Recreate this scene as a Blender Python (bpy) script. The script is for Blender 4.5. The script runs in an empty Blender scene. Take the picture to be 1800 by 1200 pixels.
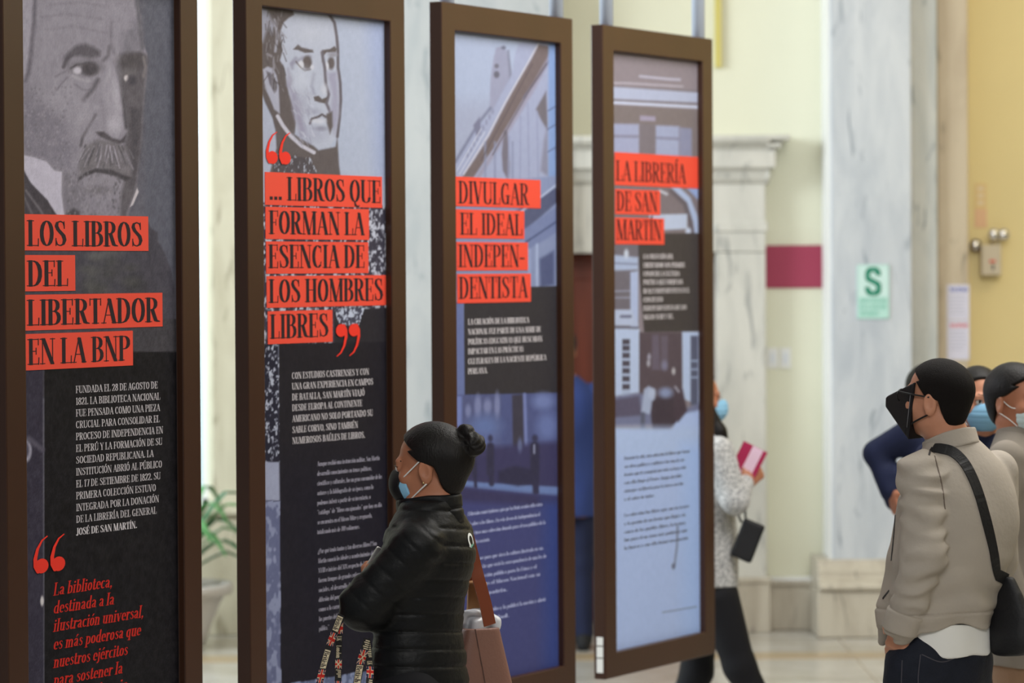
import bpy, math, random
import numpy as np
from mathutils import Vector, Matrix

S = bpy.context.scene
COL = S.collection
random.seed(7)
RNG = np.random.default_rng(11)

# ------------------------------------------------------------------ camera
F_PX, PITCH, ROLL, CAM_Z = 6000.0, 0.0208, 0.0059, 2.05
_cp, _sp, _cr, _sr = math.cos(PITCH), math.sin(PITCH), math.cos(ROLL), math.sin(ROLL)
_fw = Vector((0, _cp, -_sp)); _up = Vector((0, _sp, _cp)); _rt = Vector((1, 0, 0))
_R = _rt * _cr - _up * _sr
_U = _rt * _sr + _up * _cr
cam_data = bpy.data.cameras.new('camera')
cam = bpy.data.objects.new('camera', cam_data)
COL.objects.link(cam)
_m = Matrix((_R, _U, -_fw)).transposed().to_4x4()
_m.translation = Vector((0, 0, CAM_Z))
cam.matrix_world = _m
cam_data.sensor_width = 36.0
cam_data.lens = F_PX / 1800.0 * 36.0
cam_data.clip_start = 0.1
cam_data.clip_end = 120
cam_data.dof.use_dof = True
cam_data.dof.focus_distance = 10.0
cam_data.dof.aperture_fstop = 3.2
S.camera = cam

# ------------------------------------------------------------------ colour + light
S.view_settings.view_transform = 'Standard'
S.view_settings.look = 'None'
S.view_settings.exposure = 0.0
S.view_settings.gamma = 1.0
S.view_settings.use_curve_mapping = False
try:
    S.cycles.use_denoising = True
    S.cycles.max_bounces = 6
    S.cycles.diffuse_bounces = 3
    S.cycles.caustics_reflective = False
    S.cycles.caustics_refractive = False
except Exception:
    pass

world = bpy.data.worlds.new('daylight')
S.world = world
world.use_nodes = True
_bg = world.node_tree.nodes['Background']
_bg.inputs[0].default_value = (0.86, 0.93, 1.0, 1)
_bg.inputs[1].default_value = 0.22


def area(name, loc, target, sx, sy, power, col):
    l = bpy.data.lights.new(name, 'AREA')
    l.shape = 'RECTANGLE'
    l.size, l.size_y, l.energy, l.color = sx, sy, power, col
    o = bpy.data.objects.new(name, l)
    COL.objects.link(o)
    o.location = loc
    o.rotation_euler = (Vector(target) - Vector(loc)).to_track_quat('-Z', 'Y').to_euler()
    return o


# tall windows in the left side of the hall
area('window_daylight', (-6.5, 14.6, 4.2), (1.8, 19.2, 1.0), 4.5, 2.4, 640, (0.84, 0.93, 1.0))
# ceiling lamps of the hall, then an added fill light
area('ceiling_lamp_far', (0.6, 15.0, 5.3), (0.6, 16.0, 0.0), 5.0, 3.0, 30, (1.0, 0.99, 0.97))
area('ceiling_lamp_near', (1.7, 12.0, 5.3), (0.2, 12.6, 1.9), 2.5, 4.5, 330, (1.0, 0.97, 0.93))
area('fill_light_camera_side', (0.9, 3.6, 5.1), (0.9, 10.5, 1.3), 3.0, 2.5, 215, (1.0, 0.98, 0.95))  # fill light added from the camera side to brighten the people
# area light added in place of sky, brightening the wall outside the window
area('courtyard_fill_light', (-2.0, 20.3, 5.4), (-2.0, 21.6, 1.8), 2.5, 1.0, 420, (0.84, 0.93, 1.0))
# warm lamp in the bay on the right
area('ceiling_lamp_bay', (4.2, 16.6, 5.2), (4.6, 18.6, 2.0), 1.8, 1.8, 34, (1.0, 0.80, 0.50))


# ------------------------------------------------------------------ pixel helpers
def px_dir(x, y):
    X, Y = x - 900.0, y - 600.0
    a = _cr * X - _sr * Y
    b = _sr * X + _cr * Y
    return np.array([a, F_PX * _cp - b * _sp, -F_PX * _sp - b * _cp])


def at(x, y, depth):
    """the point at distance `depth` into the hall seen at photo position x, y"""
    d = px_dir(x, y)
    return np.array([0, 0, CAM_Z]) + d * (depth / d[1])


def project(P):
    P = np.asarray(P, float) - np.array([0, 0, CAM_Z])
    z = P[..., 1] * _cp - P[..., 2] * _sp
    y = P[..., 1] * _sp + P[..., 2] * _cp
    X, Y = F_PX * P[..., 0] / z, -F_PX * y / z
    return 900 + _cr * X + _sr * Y, 600 - _sr * X + _cr * Y


# ------------------------------------------------------------------ materials
def lin(c):
    out = []
    for v in c[:3]:
        v = v / 255.0
        out.append(v / 12.92 if v <= 0.04045 else ((v + 0.055) / 1.055) ** 2.4)
    return tuple(out)


_mats = {}


def mat(name, rgb=(128, 128, 128), rough=0.6, spec=0.4, var=0.0, vscale=8.0, bump=0.0, bscale=60.0,
        metal=0.0, stretch=(1, 1, 1), emit=0.0, sheen=0.0):
    if name in _mats:
        return _mats[name]
    m = bpy.data.materials.new(name)
    m.use_nodes = True
    nt = m.node_tree
    b = nt.nodes['Principled BSDF']
    c = lin(rgb)
    b.inputs['Base Color'].default_value = (*c, 1)
    b.inputs['Roughness'].default_value = rough
    b.inputs['Specular IOR Level'].default_value = spec
    b.inputs['Metallic'].default_value = metal
    if sheen:
        b.inputs['Sheen Weight'].default_value = sheen
    if emit:
        b.inputs['Emission Color'].default_value = (*c, 1)
        b.inputs['Emission Strength'].default_value = emit
    if var or bump:
        tc = nt.nodes.new('ShaderNodeTexCoord')
        mp = nt.nodes.new('ShaderNodeMapping')
        mp.inputs['Scale'].default_value = stretch
        nt.links.new(tc.outputs['Object'], mp.inputs[0])
    if var:
        n = nt.nodes.new('ShaderNodeTexNoise')
        n.inputs['Scale'].default_value = vscale
        n.inputs['Detail'].default_value = 5
        nt.links.new(mp.outputs[0], n.inputs['Vector'])
        r = nt.nodes.new('ShaderNodeValToRGB')
        r.color_ramp.elements[0].position = 0.3
        r.color_ramp.elements[1].position = 0.7
        r.color_ramp.elements[0].color = (*[max(0, v * (1 - var)) for v in c], 1)
        r.color_ramp.elements[1].color = (*[min(1, v * (1 + var)) for v in c], 1)
        nt.links.new(n.outputs['Fac'], r.inputs[0])
        nt.links.new(r.outputs[0], b.inputs['Base Color'])
    if bump:
        n2 = nt.nodes.new('ShaderNodeTexNoise')
        n2.inputs['Scale'].default_value = bscale
        n2.inputs['Detail'].default_value = 4
        nt.links.new(mp.outputs[0], n2.inputs['Vector'])
        bp = nt.nodes.new('ShaderNodeBump')
        bp.inputs['Strength'].default_value = bump
        bp.inputs['Distance'].default_value = 0.01
        nt.links.new(n2.outputs['Fac'], bp.inputs['Height'])
        nt.links.new(bp.outputs[0], b.inputs['Normal'])
    _mats[name] = m
    return m


def marble(name, base, vein, dark, rough=0.35, seed=0.0):
    """veined stone: long vertical clouds and a few dark broken veins"""
    if name in _mats:
        return _mats[name]
    m = bpy.data.materials.new(name)
    m.use_nodes = True
    nt = m.node_tree
    N, L = nt.nodes, nt.links
    b = N['Principled BSDF']
    b.inputs['Roughness'].default_value = rough
    tc = N.new('ShaderNodeTexCoord')
    mp = N.new('ShaderNodeMapping')
    mp.inputs['Location'].default_value = (seed, seed * 1.7, seed * .6)
    mp.inputs['Scale'].default_value = (5.0, 5.0, 1.1)
    mp.inputs['Rotation'].default_value = (0, math.radians(4), 0)
    L.new(tc.outputs['Object'], mp.inputs[0])
    n1 = N.new('ShaderNodeTexNoise'); n1.inputs['Scale'].default_value = 1.3
    n1.inputs['Detail'].default_value = 8; n1.inputs['Roughness'].default_value = .62
    n1.inputs['Distortion'].default_value = .7
    n2 = N.new('ShaderNodeTexNoise'); n2.inputs['Scale'].default_value = 2.4
    n2.inputs['Detail'].default_value = 6; n2.inputs['Distortion'].default_value = 1.2
    L.new(mp.outputs[0], n1.inputs['Vector']); L.new(mp.outputs[0], n2.inputs['Vector'])
    r1 = N.new('ShaderNodeValToRGB')
    r1.color_ramp.elements[0].position = .34; r1.color_ramp.elements[0].color = (*lin(vein), 1)
    r1.color_ramp.elements[1].position = .60; r1.color_ramp.elements[1].color = (*lin(base), 1)
    L.new(n1.outputs['Fac'], r1.inputs[0])
    r2 = N.new('ShaderNodeValToRGB')
    r2.color_ramp.elements[0].position = .31; r2.color_ramp.elements[0].color = (1, 1, 1, 1)
    r2.color_ramp.elements[1].position = .40; r2.color_ramp.elements[1].color = (0, 0, 0, 1)
    L.new(n2.outputs['Fac'], r2.inputs[0])
    mx = N.new('ShaderNodeMix'); mx.data_type = 'RGBA'
    L.new(r2.outputs[0], mx.inputs[0]); L.new(r1.outputs[0], mx.inputs[6])
    mx.inputs[7].default_value = (*lin(dark), 1)
    L.new(mx.outputs[2], b.inputs['Base Color'])
    _mats[name] = m
    return m


# ------------------------------------------------------------------ mesh helpers
class MB:
    def __init__(self):
        self.v, self.f = [], []

    def add(self, verts, faces):
        o = len(self.v)
        self.v += [tuple(map(float, p)) for p in verts]
        self.f += [tuple(i + o for i in f) for f in faces]
        return self

    def box(self, lo, hi):
        x0, y0, z0 = lo; x1, y1, z1 = hi
        return self.add([(x0, y0, z0), (x1, y0, z0), (x1, y1, z0), (x0, y1, z0), (x0, y0, z1), (x1, y0, z1), (x1, y1, z1), (x0, y1, z1)],
                        [(0, 3, 2, 1), (4, 5, 6, 7), (0, 1, 5, 4), (1, 2, 6, 5), (2, 3, 7, 6), (3, 0, 4, 7)])

    def tube(self, pts, rad, n=10, flat=None):
        """round (or flattened) tube along points; rad one number or one per point"""
        pts = [Vector(p) for p in pts]
        rads = rad if isinstance(rad, (list, tuple)) else [rad] * len(pts)
        vs, fs = [], []
        up = Vector((0.13, 0.21, 1)).normalized()
        for i, p in enumerate(pts):
            d = (pts[min(i + 1, len(pts) - 1)] - pts[max(i - 1, 0)])
            d = d.normalized() if d.length > 1e-9 else Vector((0, 0, 1))
            a = d.cross(up)
            if a.length < 1e-3:
                a = d.cross(Vector((1, 0, 0)))
            a.normalize()
            b = d.cross(a).normalized()
            for k in range(n):
                t = 2 * math.pi * k / n
                vs.append(p + (a * math.cos(t) + b * math.sin(t)) * rads[i])
        for i in range(len(pts) - 1):
            for k in range(n):
                k2 = (k + 1) % n
                fs.append((i * n + k, i * n + k2, (i + 1) * n + k2, (i + 1) * n + k))
        fs.append(tuple(range(n - 1, -1, -1)))
        fs.append(tuple((len(pts) - 1) * n + k for k in range(n)))
        return self.add(vs, fs)

    def lathe(self, prof, c=(0, 0, 0), n=40):
        vs, fs = [], []
        for r, z in prof:
            for k in range(n):
                t = 2 * math.pi * k / n
                vs.append((c[0] + r * math.cos(t), c[1] + r * math.sin(t), c[2] + z))
        for i in range(len(prof) - 1):
            for k in range(n):
                k2 = (k + 1) % n
                fs.append((i * n + k, i * n + k2, (i + 1) * n + k2, (i + 1) * n + k))
        fs.append(tuple(range(n - 1, -1, -1)))
        fs.append(tuple((len(prof) - 1) * n + k for k in range(n)))
        return self.add(vs, fs)

    def profile_x(self, prof, x0, x1):
        """closed outline of (y, z) points swept along x"""
        n = len(prof)
        vs = [(x0, y, z) for y, z in prof] + [(x1, y, z) for y, z in prof]
        fs = [(i, (i + 1) % n, n + (i + 1) % n, n + i) for i in range(n)]
        fs += [tuple(range(n - 1, -1, -1)), tuple(range(n, 2 * n))]
        return self.add(vs, fs)

    def build(self, name, m, parent=None, smooth=False, bevel=0.0):
        return mesh_obj(name, self.v, self.f, m, parent, smooth, bevel)


def mesh_obj(name, v, f, m, parent=None, smooth=False, bevel=0.0):
    me = bpy.data.meshes.new(name)
    if isinstance(v, np.ndarray):
        nv, nf = len(v), len(f)
        me.vertices.add(nv)
        me.vertices.foreach_set('co', v.astype(np.float32).ravel())
        k = f.shape[1]
        me.loops.add(nf * k)
        me.loops.foreach_set('vertex_index', f.astype(np.int32).ravel())
        me.polygons.add(nf)
        me.polygons.foreach_set('loop_start', np.arange(0, nf * k, k, dtype=np.int32))
        me.update(calc_edges=True)
        me.validate()
    else:
        me.from_pydata(v, [], f)
        me.update()
    if smooth:
        me.polygons.foreach_set('use_smooth', np.ones(len(me.polygons), dtype=bool))
    o = bpy.data.objects.new(name, me)
    COL.objects.link(o)
    if m is not None:
        me.materials.append(m)
    if parent is not None:
        o.parent = parent
    if bevel:
        bv = o.modifiers.new('edge', 'BEVEL')
        bv.width, bv.segments, bv.limit_method = bevel, 2, 'ANGLE'
    return o


def tag(o, label=None, cat=None, group=None, kind=None):
    if label: o['label'] = label
    if cat: o['category'] = cat
    if group: o['group'] = group
    if kind: o['kind'] = kind
    return o


def empty(name, loc, rz=0.0):
    o = bpy.data.objects.new(name, None)
    o.empty_display_size = 0.1
    COL.objects.link(o)
    o.location = tuple(map(float, loc))
    o.rotation_euler = (0, 0, rz)
    return o


def struct(name, mb, m, bevel=0.0, smooth=False, parent=None):
    o = mb.build(name, m, parent, smooth, bevel)
    o['kind'] = 'structure'
    return o

# ================================================================== the hall
YW = 19.4                     # back wall
def wx(x, depth=YW): return (x - 900.0) / F_PX * depth      # photo column -> metres across at a depth
def wz(y, depth=YW, x=900.0): return float(at(x, y, depth)[2])

m_yellow = mat('pale_yellow_paint', (227, 226, 204), .75, .25, var=.03, vscale=1.2)
m_ochre = mat('warm_yellow_paint', (244, 228, 174), .75, .25, var=.03, vscale=1.2)
m_white = mat('white_paint', (235, 235, 232), .7, .3)
m_grey_stone = marble('grey_veined_marble', (206, 211, 217), (184, 191, 200), (150, 159, 170), .35, 0.0)
m_pale_stone = marble('pale_marble', (186, 188, 188), (172, 176, 178), (150, 156, 160), .35, 3.1)
m_door_stone = marble('door_marble', (208, 206, 198), (192, 191, 184), (164, 164, 160), .35, 33.0)
m_cream_stone = marble('cream_stone', (196, 190, 168), (180, 173, 150), (156, 148, 126), .4, 5.7)
m_warm_lit_stone = marble('warm_lit_stone', (202, 188, 164), (186, 170, 146), (150, 138, 118), .4, 8.3)  # warm lamplight is mixed into this stone's colour
m_plinth = marble('plinth_stone', (196, 188, 172), (172, 162, 146), (140, 132, 120), .4, 12.1)

# floor: polished stone slabs with joints
m_floor = bpy.data.materials.new('polished_floor_stone'); m_floor.use_nodes = True
_nt = m_floor.node_tree; _b = _nt.nodes['Principled BSDF']
_b.inputs['Roughness'].default_value = .16
_tc = _nt.nodes.new('ShaderNodeTexCoord')
_br = _nt.nodes.new('ShaderNodeTexBrick')
_br.offset = 0; _br.inputs['Scale'].default_value = 1.0
_br.inputs['Brick Width'].default_value = .9; _br.inputs['Row Height'].default_value = .9
_br.inputs['Mortar Size'].default_value = .006
_br.inputs['Color1'].default_value = (*lin((186, 183, 176)), 1)
_br.inputs['Color2'].default_value = (*lin((194, 191, 184)), 1)
_br.inputs['Mortar'].default_value = (*lin((160, 150, 134)), 1)
_nz = _nt.nodes.new('ShaderNodeTexNoise'); _nz.inputs['Scale'].default_value = 2.2; _nz.inputs['Detail'].default_value = 6
_mx = _nt.nodes.new('ShaderNodeMix'); _mx.data_type = 'RGBA'; _mx.blend_type = 'MULTIPLY'
_rp = _nt.nodes.new('ShaderNodeValToRGB')
_rp.color_ramp.elements[0].color = (.80, .76, .70, 1); _rp.color_ramp.elements[1].color = (1, 1, 1, 1)
_rp.color_ramp.elements[0].position = .35; _rp.color_ramp.elements[1].position = .6
_nt.links.new(_tc.outputs['Object'], _br.inputs['Vector']); _nt.links.new(_tc.outputs['Object'], _nz.inputs['Vector'])
_nt.links.new(_nz.outputs['Fac'], _rp.inputs[0])
_mx.inputs[0].default_value = 1.0
_nt.links.new(_br.outputs['Color'], _mx.inputs[6]); _nt.links.new(_rp.outputs[0], _mx.inputs[7])
_nt.links.new(_mx.outputs[2], _b.inputs['Base Color'])

struct('floor', MB().box((-8, -2, -.15), (8, 21, 0)), m_floor)
struct('trim_floor_band', MB().box((-7.9, 17.9, -.01), (7.9, 18.2, .003)), mat('brown_floor_band', (172, 152, 122), .2, var=.12, vscale=3))
struct('ceiling', MB().box((-8, 1.5, 5.6), (8, 21, 5.8)), m_white)

# back wall with a window opening on the left and a doorway in the middle
WX0, WX1 = wx(190), wx(364)
WZ0, WZ1 = wz(892), 4.3
DX0, DX1 = wx(1000), wx(1256)
DZ1 = wz(446)
w = MB()
w.box((-8, YW, 0), (WX0, YW + .3, 5.6))
w.box((WX0, YW, 0), (WX1, YW + .3, WZ0))
w.box((WX0, YW, WZ1), (WX1, YW + .3, 5.6))
w.box((WX1, YW, 0), (DX0, YW + .3, 5.6))
w.box((DX0, YW, DZ1), (DX1, YW + .3, 5.6))
w.box((DX1, YW, 0), (wx(1690), YW + .3, 5.6))
struct('wall_back', w, m_yellow)
struct('wall_back_right', MB().box((wx(1690) + .001, YW, 0), (8, YW + .3, 5.6)), m_ochre)
struct('wall_right', MB().box((6.5, 5.0, 0), (6.7, YW, 5.6)), m_ochre)
struct('trim_dark_reflection_panel', MB().box((6.44, 5.0, 0), (6.5, YW, 2.3)), mat('dark_reflection_brown', (58, 40, 32), .5, var=.15, vscale=3))  # unseen dark panel, added to darken low reflections in the exhibition panels
struct('wall_left', MB().box((-8.2, 12.0, 0), (-8, YW + .3, 5.6)), m_white)

# window
wn = empty('window_1', ((WX0 + WX1) / 2, YW + .15, WZ0)); wn['kind'] = 'structure'
def loc_box(p, lo, hi): return MB().box([lo[i] - p[i] for i in range(3)], [hi[i] - p[i] for i in range(3)])
_o = ((WX0 + WX1) / 2, YW + .15, WZ0)
wf = MB()
for a, b in (((WX0, WZ0), (WX0 + .05, WZ1)), ((WX1 - .05, WZ0), (WX1 - .015, WZ1)), ((WX0, WZ0), (WX1 - .015, WZ0 + .05)), ((WX0, WZ1 - .05), (WX1 - .015, WZ1))):
    wf.box((a[0] - _o[0], .02, a[1] - _o[2]), (b[0] - _o[0], .08, b[1] - _o[2]))
tag(wf.build('window_frame', m_white, wn), kind='structure')
m_glass = mat('bright_window_glass', (225, 240, 250), .05)
_g = m_glass.node_tree.nodes['Principled BSDF']; _g.inputs['Transmission Weight'].default_value = 1.0; _g.inputs['IOR'].default_value = 1.02
tag(loc_box(_o, (WX0, YW + .19, WZ0), (WX1, YW + .196, WZ1)).build('window_pane', m_glass, wn), kind='structure')
# the bright courtyard wall that the window looks onto
struct('exterior', MB().box((WX0 - 1.2, YW + 2.2, -.2), (WX1 + .8, YW + 2.3, 5.2)), mat('pale_courtyard_wall', (218, 234, 246), .9))

# cream stone jamb beside the window, with its dado
p = MB()
p.box((wx(374), YW - .10, WZ0 - .02), (wx(590), YW + .05, 5.6))
struct('pillar_cream', p, m_cream_stone, .01)
p = MB()
p.box((wx(100), YW - .16, 0), (wx(590), YW + .05, WZ0 - .02))
p.box((wx(100), YW - .20, WZ0 - .02), (wx(590), YW + .05, WZ0 + .02))
struct('baseboard_left', p, m_cream_stone, .008)

# pale marble pilaster between the second and third panel
p = MB()
p.box((wx(684, 19.1), 19.1, .55), (wx(984, 19.1), YW + .02, 5.6))
p.box((wx(674, 19.0), 19.0, 0), (wx(994, 19.0), YW + .02, .33))
p.box((wx(678, 19.05), 19.05, .33), (wx(990, 19.05), YW + .02, .55))
struct('pillar_centre', p, m_pale_stone, .012)

# doorway: marble frame with a deep cornice, wooden door
dr = empty('door_1', ((DX0 + DX1) / 2, YW, 0)); dr['kind'] = 'structure'
dcx = (DX0 + DX1) / 2
JX1 = wx(1347, 19.25); CX1 = wx(1392, 19.1)
d = MB()
d.box((DX1 - dcx, -.145, .30), (JX1 - dcx, .05, DZ1 - .001))
d.box((DX1 - dcx - .01, -.162, wz(410, 19.25)), (JX1 - dcx + .012, .03, wz(392, 19.25)))
d.box((wx(985) - dcx, -.15, DZ1), (JX1 - dcx, .05, wz(325, 19.25)))
d.box((wx(985) - dcx, -.12, .0), (DX0 - dcx, .05, DZ1))
tag(d.build('door_frame', m_door_stone, dr, bevel=.008), kind='structure')
z0, z1, z2, z3, z4 = wz(327, 19.25), wz(300, 19.2), wz(264, 19.15), wz(252, 19.1), wz(239, 19.1)
cn = MB()
prof = [(.03, z0), (-.15, z0), (-.18, z0 + .03), (-.20, z1), (-.235, z1 + .005), (-.235, z2), (-.25, z2 + .01), (-.29, z3), (-.30, z3 + .012), (-.30, z4), (.03, z4)]
cn.profile_x(prof, wx(985) - dcx, JX1 - dcx + .02)
# the return of the cornice past the jamb, stepping out to the right
cn.box((JX1 - dcx, -.20, z0 + .03), (JX1 - dcx + .025, .03, z1))
cn.box((JX1 - dcx, -.235, z1 + .005), (JX1 - dcx + .055, .03, z2))
cn.box((JX1 - dcx, -.27, z2 + .005), (JX1 - dcx + .085, .03, z3))
cn.box((JX1 - dcx, -.30, z3 + .01), (CX1 - dcx, .03, z4))
tag(cn.build('door_cornice', m_door_stone, dr, bevel=.012), kind='structure')
jb = MB().box((DX1 - dcx, -.19, 0), (JX1 - dcx + .015, .03, .30)).box((DX1 - dcx, -.20, .28), (JX1 - dcx + .02, .03, .31))
tag(jb.build('door_jamb_base', m_plinth, dr, bevel=.006), kind='structure')
m_wood_red = mat('red_brown_door_wood', (120, 62, 48), .4, var=.18, vscale=3, stretch=(6, 6, .6))
lf = MB().box((DX0 - dcx, .10, .04), (DX1 - dcx, .16, DZ1))
for (xa, xb, za, zb) in ((.02, .38, .2, .85), (.44, .80, .2, .85), (.02, .38, 1.0, 2.0), (.44, .80, 1.0, 2.0)):
    lf.box((DX0 - dcx + xa, .085, za), (DX0 - dcx + xb, .12, zb))
lf.box((DX0 - dcx, .08, .86), (DX1 - dcx, .12, .96))
tag(lf.build('door_leaf', m_wood_red, dr, bevel=.01), kind='structure')
tag(MB().box((DX0 - dcx, -.02, 0), (DX1 - dcx, .25, .04)).build('door_sill', mat('brown_floor_band'), dr), kind='structure')

# low plinth along the wall between door and pilaster
pl = MB().box((JX1, YW - .06, 0), (wx(1440), YW + .05, .27)).box((JX1, YW - .08, .255), (wx(1440), YW + .05, .285))
struct('baseboard_back', pl, m_plinth, .006)
struct('trim_plinth_cap', MB().box((JX1 + .02, YW - .085, .285), (wx(1440), YW + .02, .30)), m_white)

# grey pilaster right of centre, with moulded base, and the set-back slabs beside it
PX0, PX1 = wx(1461, 19.0), wx(1604, 19.0)
p = MB()
p.box((PX0, 19.0, .42), (PX1, YW + .02, 5.6))
struct('pillar_right', p, m_grey_stone, .008)
p = MB()
p.box((PX0 - .09, 18.90, 0), (PX1 + .30, YW + .02, .262))
p.profile_x([(YW, .262), (18.885, .262), (18.872, .275), (18.872, .293), (18.90, .315), (18.95, .33), (18.95, .37), (18.985, .40), (18.99, .43), (YW, .43)], PX0 - .085, PX1 + .30)
struct('pillar_right_base', p, m_plinth, .01)
struct('pillar_right_lit_edge', MB().box((PX0 - .012, 19.012, .43), (PX0, YW + .02, 5.6)), m_white)  # white strip paints the window light on the pilaster's left side
struct('pillar_right_return', MB().box((PX1, 19.07, .45), (wx(1649, 19.07), YW + .02, 5.6)), marble('grey_green_marble', (202, 204, 200), (176, 182, 182), (128, 138, 144), .35, 21.0), .006)
struct('pillar_beige', MB().box((wx(1649, 19.12), 19.12, .45), (wx(1703, 19.12), YW + .02, 5.6)), m_warm_lit_stone, .006)

# painted cable channel high on the wall
struct('trim_cable_channel', MB().box((wx(1259), YW - .03, wz(121)), (wx(1270), YW + .01, 5.6)), mat('olive_yellow_paint', (205, 192, 110), .7))

# ================================================================== lettering
# a high-contrast serif alphabet drawn with a broad pen: thick verticals, hairline horizontals
TH, TN, SE = .15, .035, .10


def hull(pts):
    pts = sorted(set(pts))
    if len(pts) < 3:
        return pts
    def half(ps):
        h = []
        for q in ps:
            while len(h) > 1 and (h[-1][0] - h[-2][0]) * (q[1] - h[-2][1]) - (h[-1][1] - h[-2][1]) * (q[0] - h[-2][0]) <= 1e-12:
                h.pop()
            h.append(q)
        return h[:-1]
    return half(pts) + half(pts[::-1])


def pen_path(pts, th, tn, wid=None):
    """sweep a pen along pts; width follows direction unless wid is given"""
    n = len(pts)
    ws = []
    for i in range(n):
        if wid is not None:
            ws.append(wid if not isinstance(wid, (list, tuple)) else wid[i]); continue
        a, b = pts[max(i - 1, 0)], pts[min(i + 1, n - 1)]
        dx, dy = b[0] - a[0], b[1] - a[1]
        l = math.hypot(dx, dy) or 1
        ws.append(tn + (th - tn) * (abs(dy) / l) ** 1.6)
    out = []
    for i in range(n - 1):
        q = []
        for j in (i, i + 1):
            x, y = pts[j]; w = ws[j] / 2
            q += [(x - w, y - tn / 2), (x + w, y - tn / 2), (x + w, y + tn / 2), (x - w, y + tn / 2)]
        out.append(hull(q))
    return out


def arc(cx, cy, rx, ry, a0, a1, n=None):
    n = n or max(4, int(abs(a1 - a0) / 24))
    return [(cx + rx * math.cos(math.radians(a0 + (a1 - a0) * i / n)), cy + ry * math.sin(math.radians(a0 + (a1 - a0) * i / n))) for i in range(n + 1)]


def _st(x, y0, y1, s0=SE, s1=SE):
    r = [('k', [(x, y0), (x, y1)])]
    if s0: r.append(('h', [(x - TH / 2 - s0 * .5, y0 + TN / 2), (x + TH / 2 + s0 * .5, y0 + TN / 2)]))
    if s1: r.append(('h', [(x - TH / 2 - s1 * .5, y1 - TN / 2), (x + TH / 2 + s1 * .5, y1 - TN / 2)]))
    return r


def _sf(x, y): return [('h', [(x - .09, y), (x + .09, y)])]


def h(*p): return [('h', list(p))]
def k(*p): return [('k', list(p))]          # thick diagonal
def t(*p): return [('t', list(p))]          # thin stroke
def m_(pts): return [('m', pts)]            # modulated curve


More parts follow.
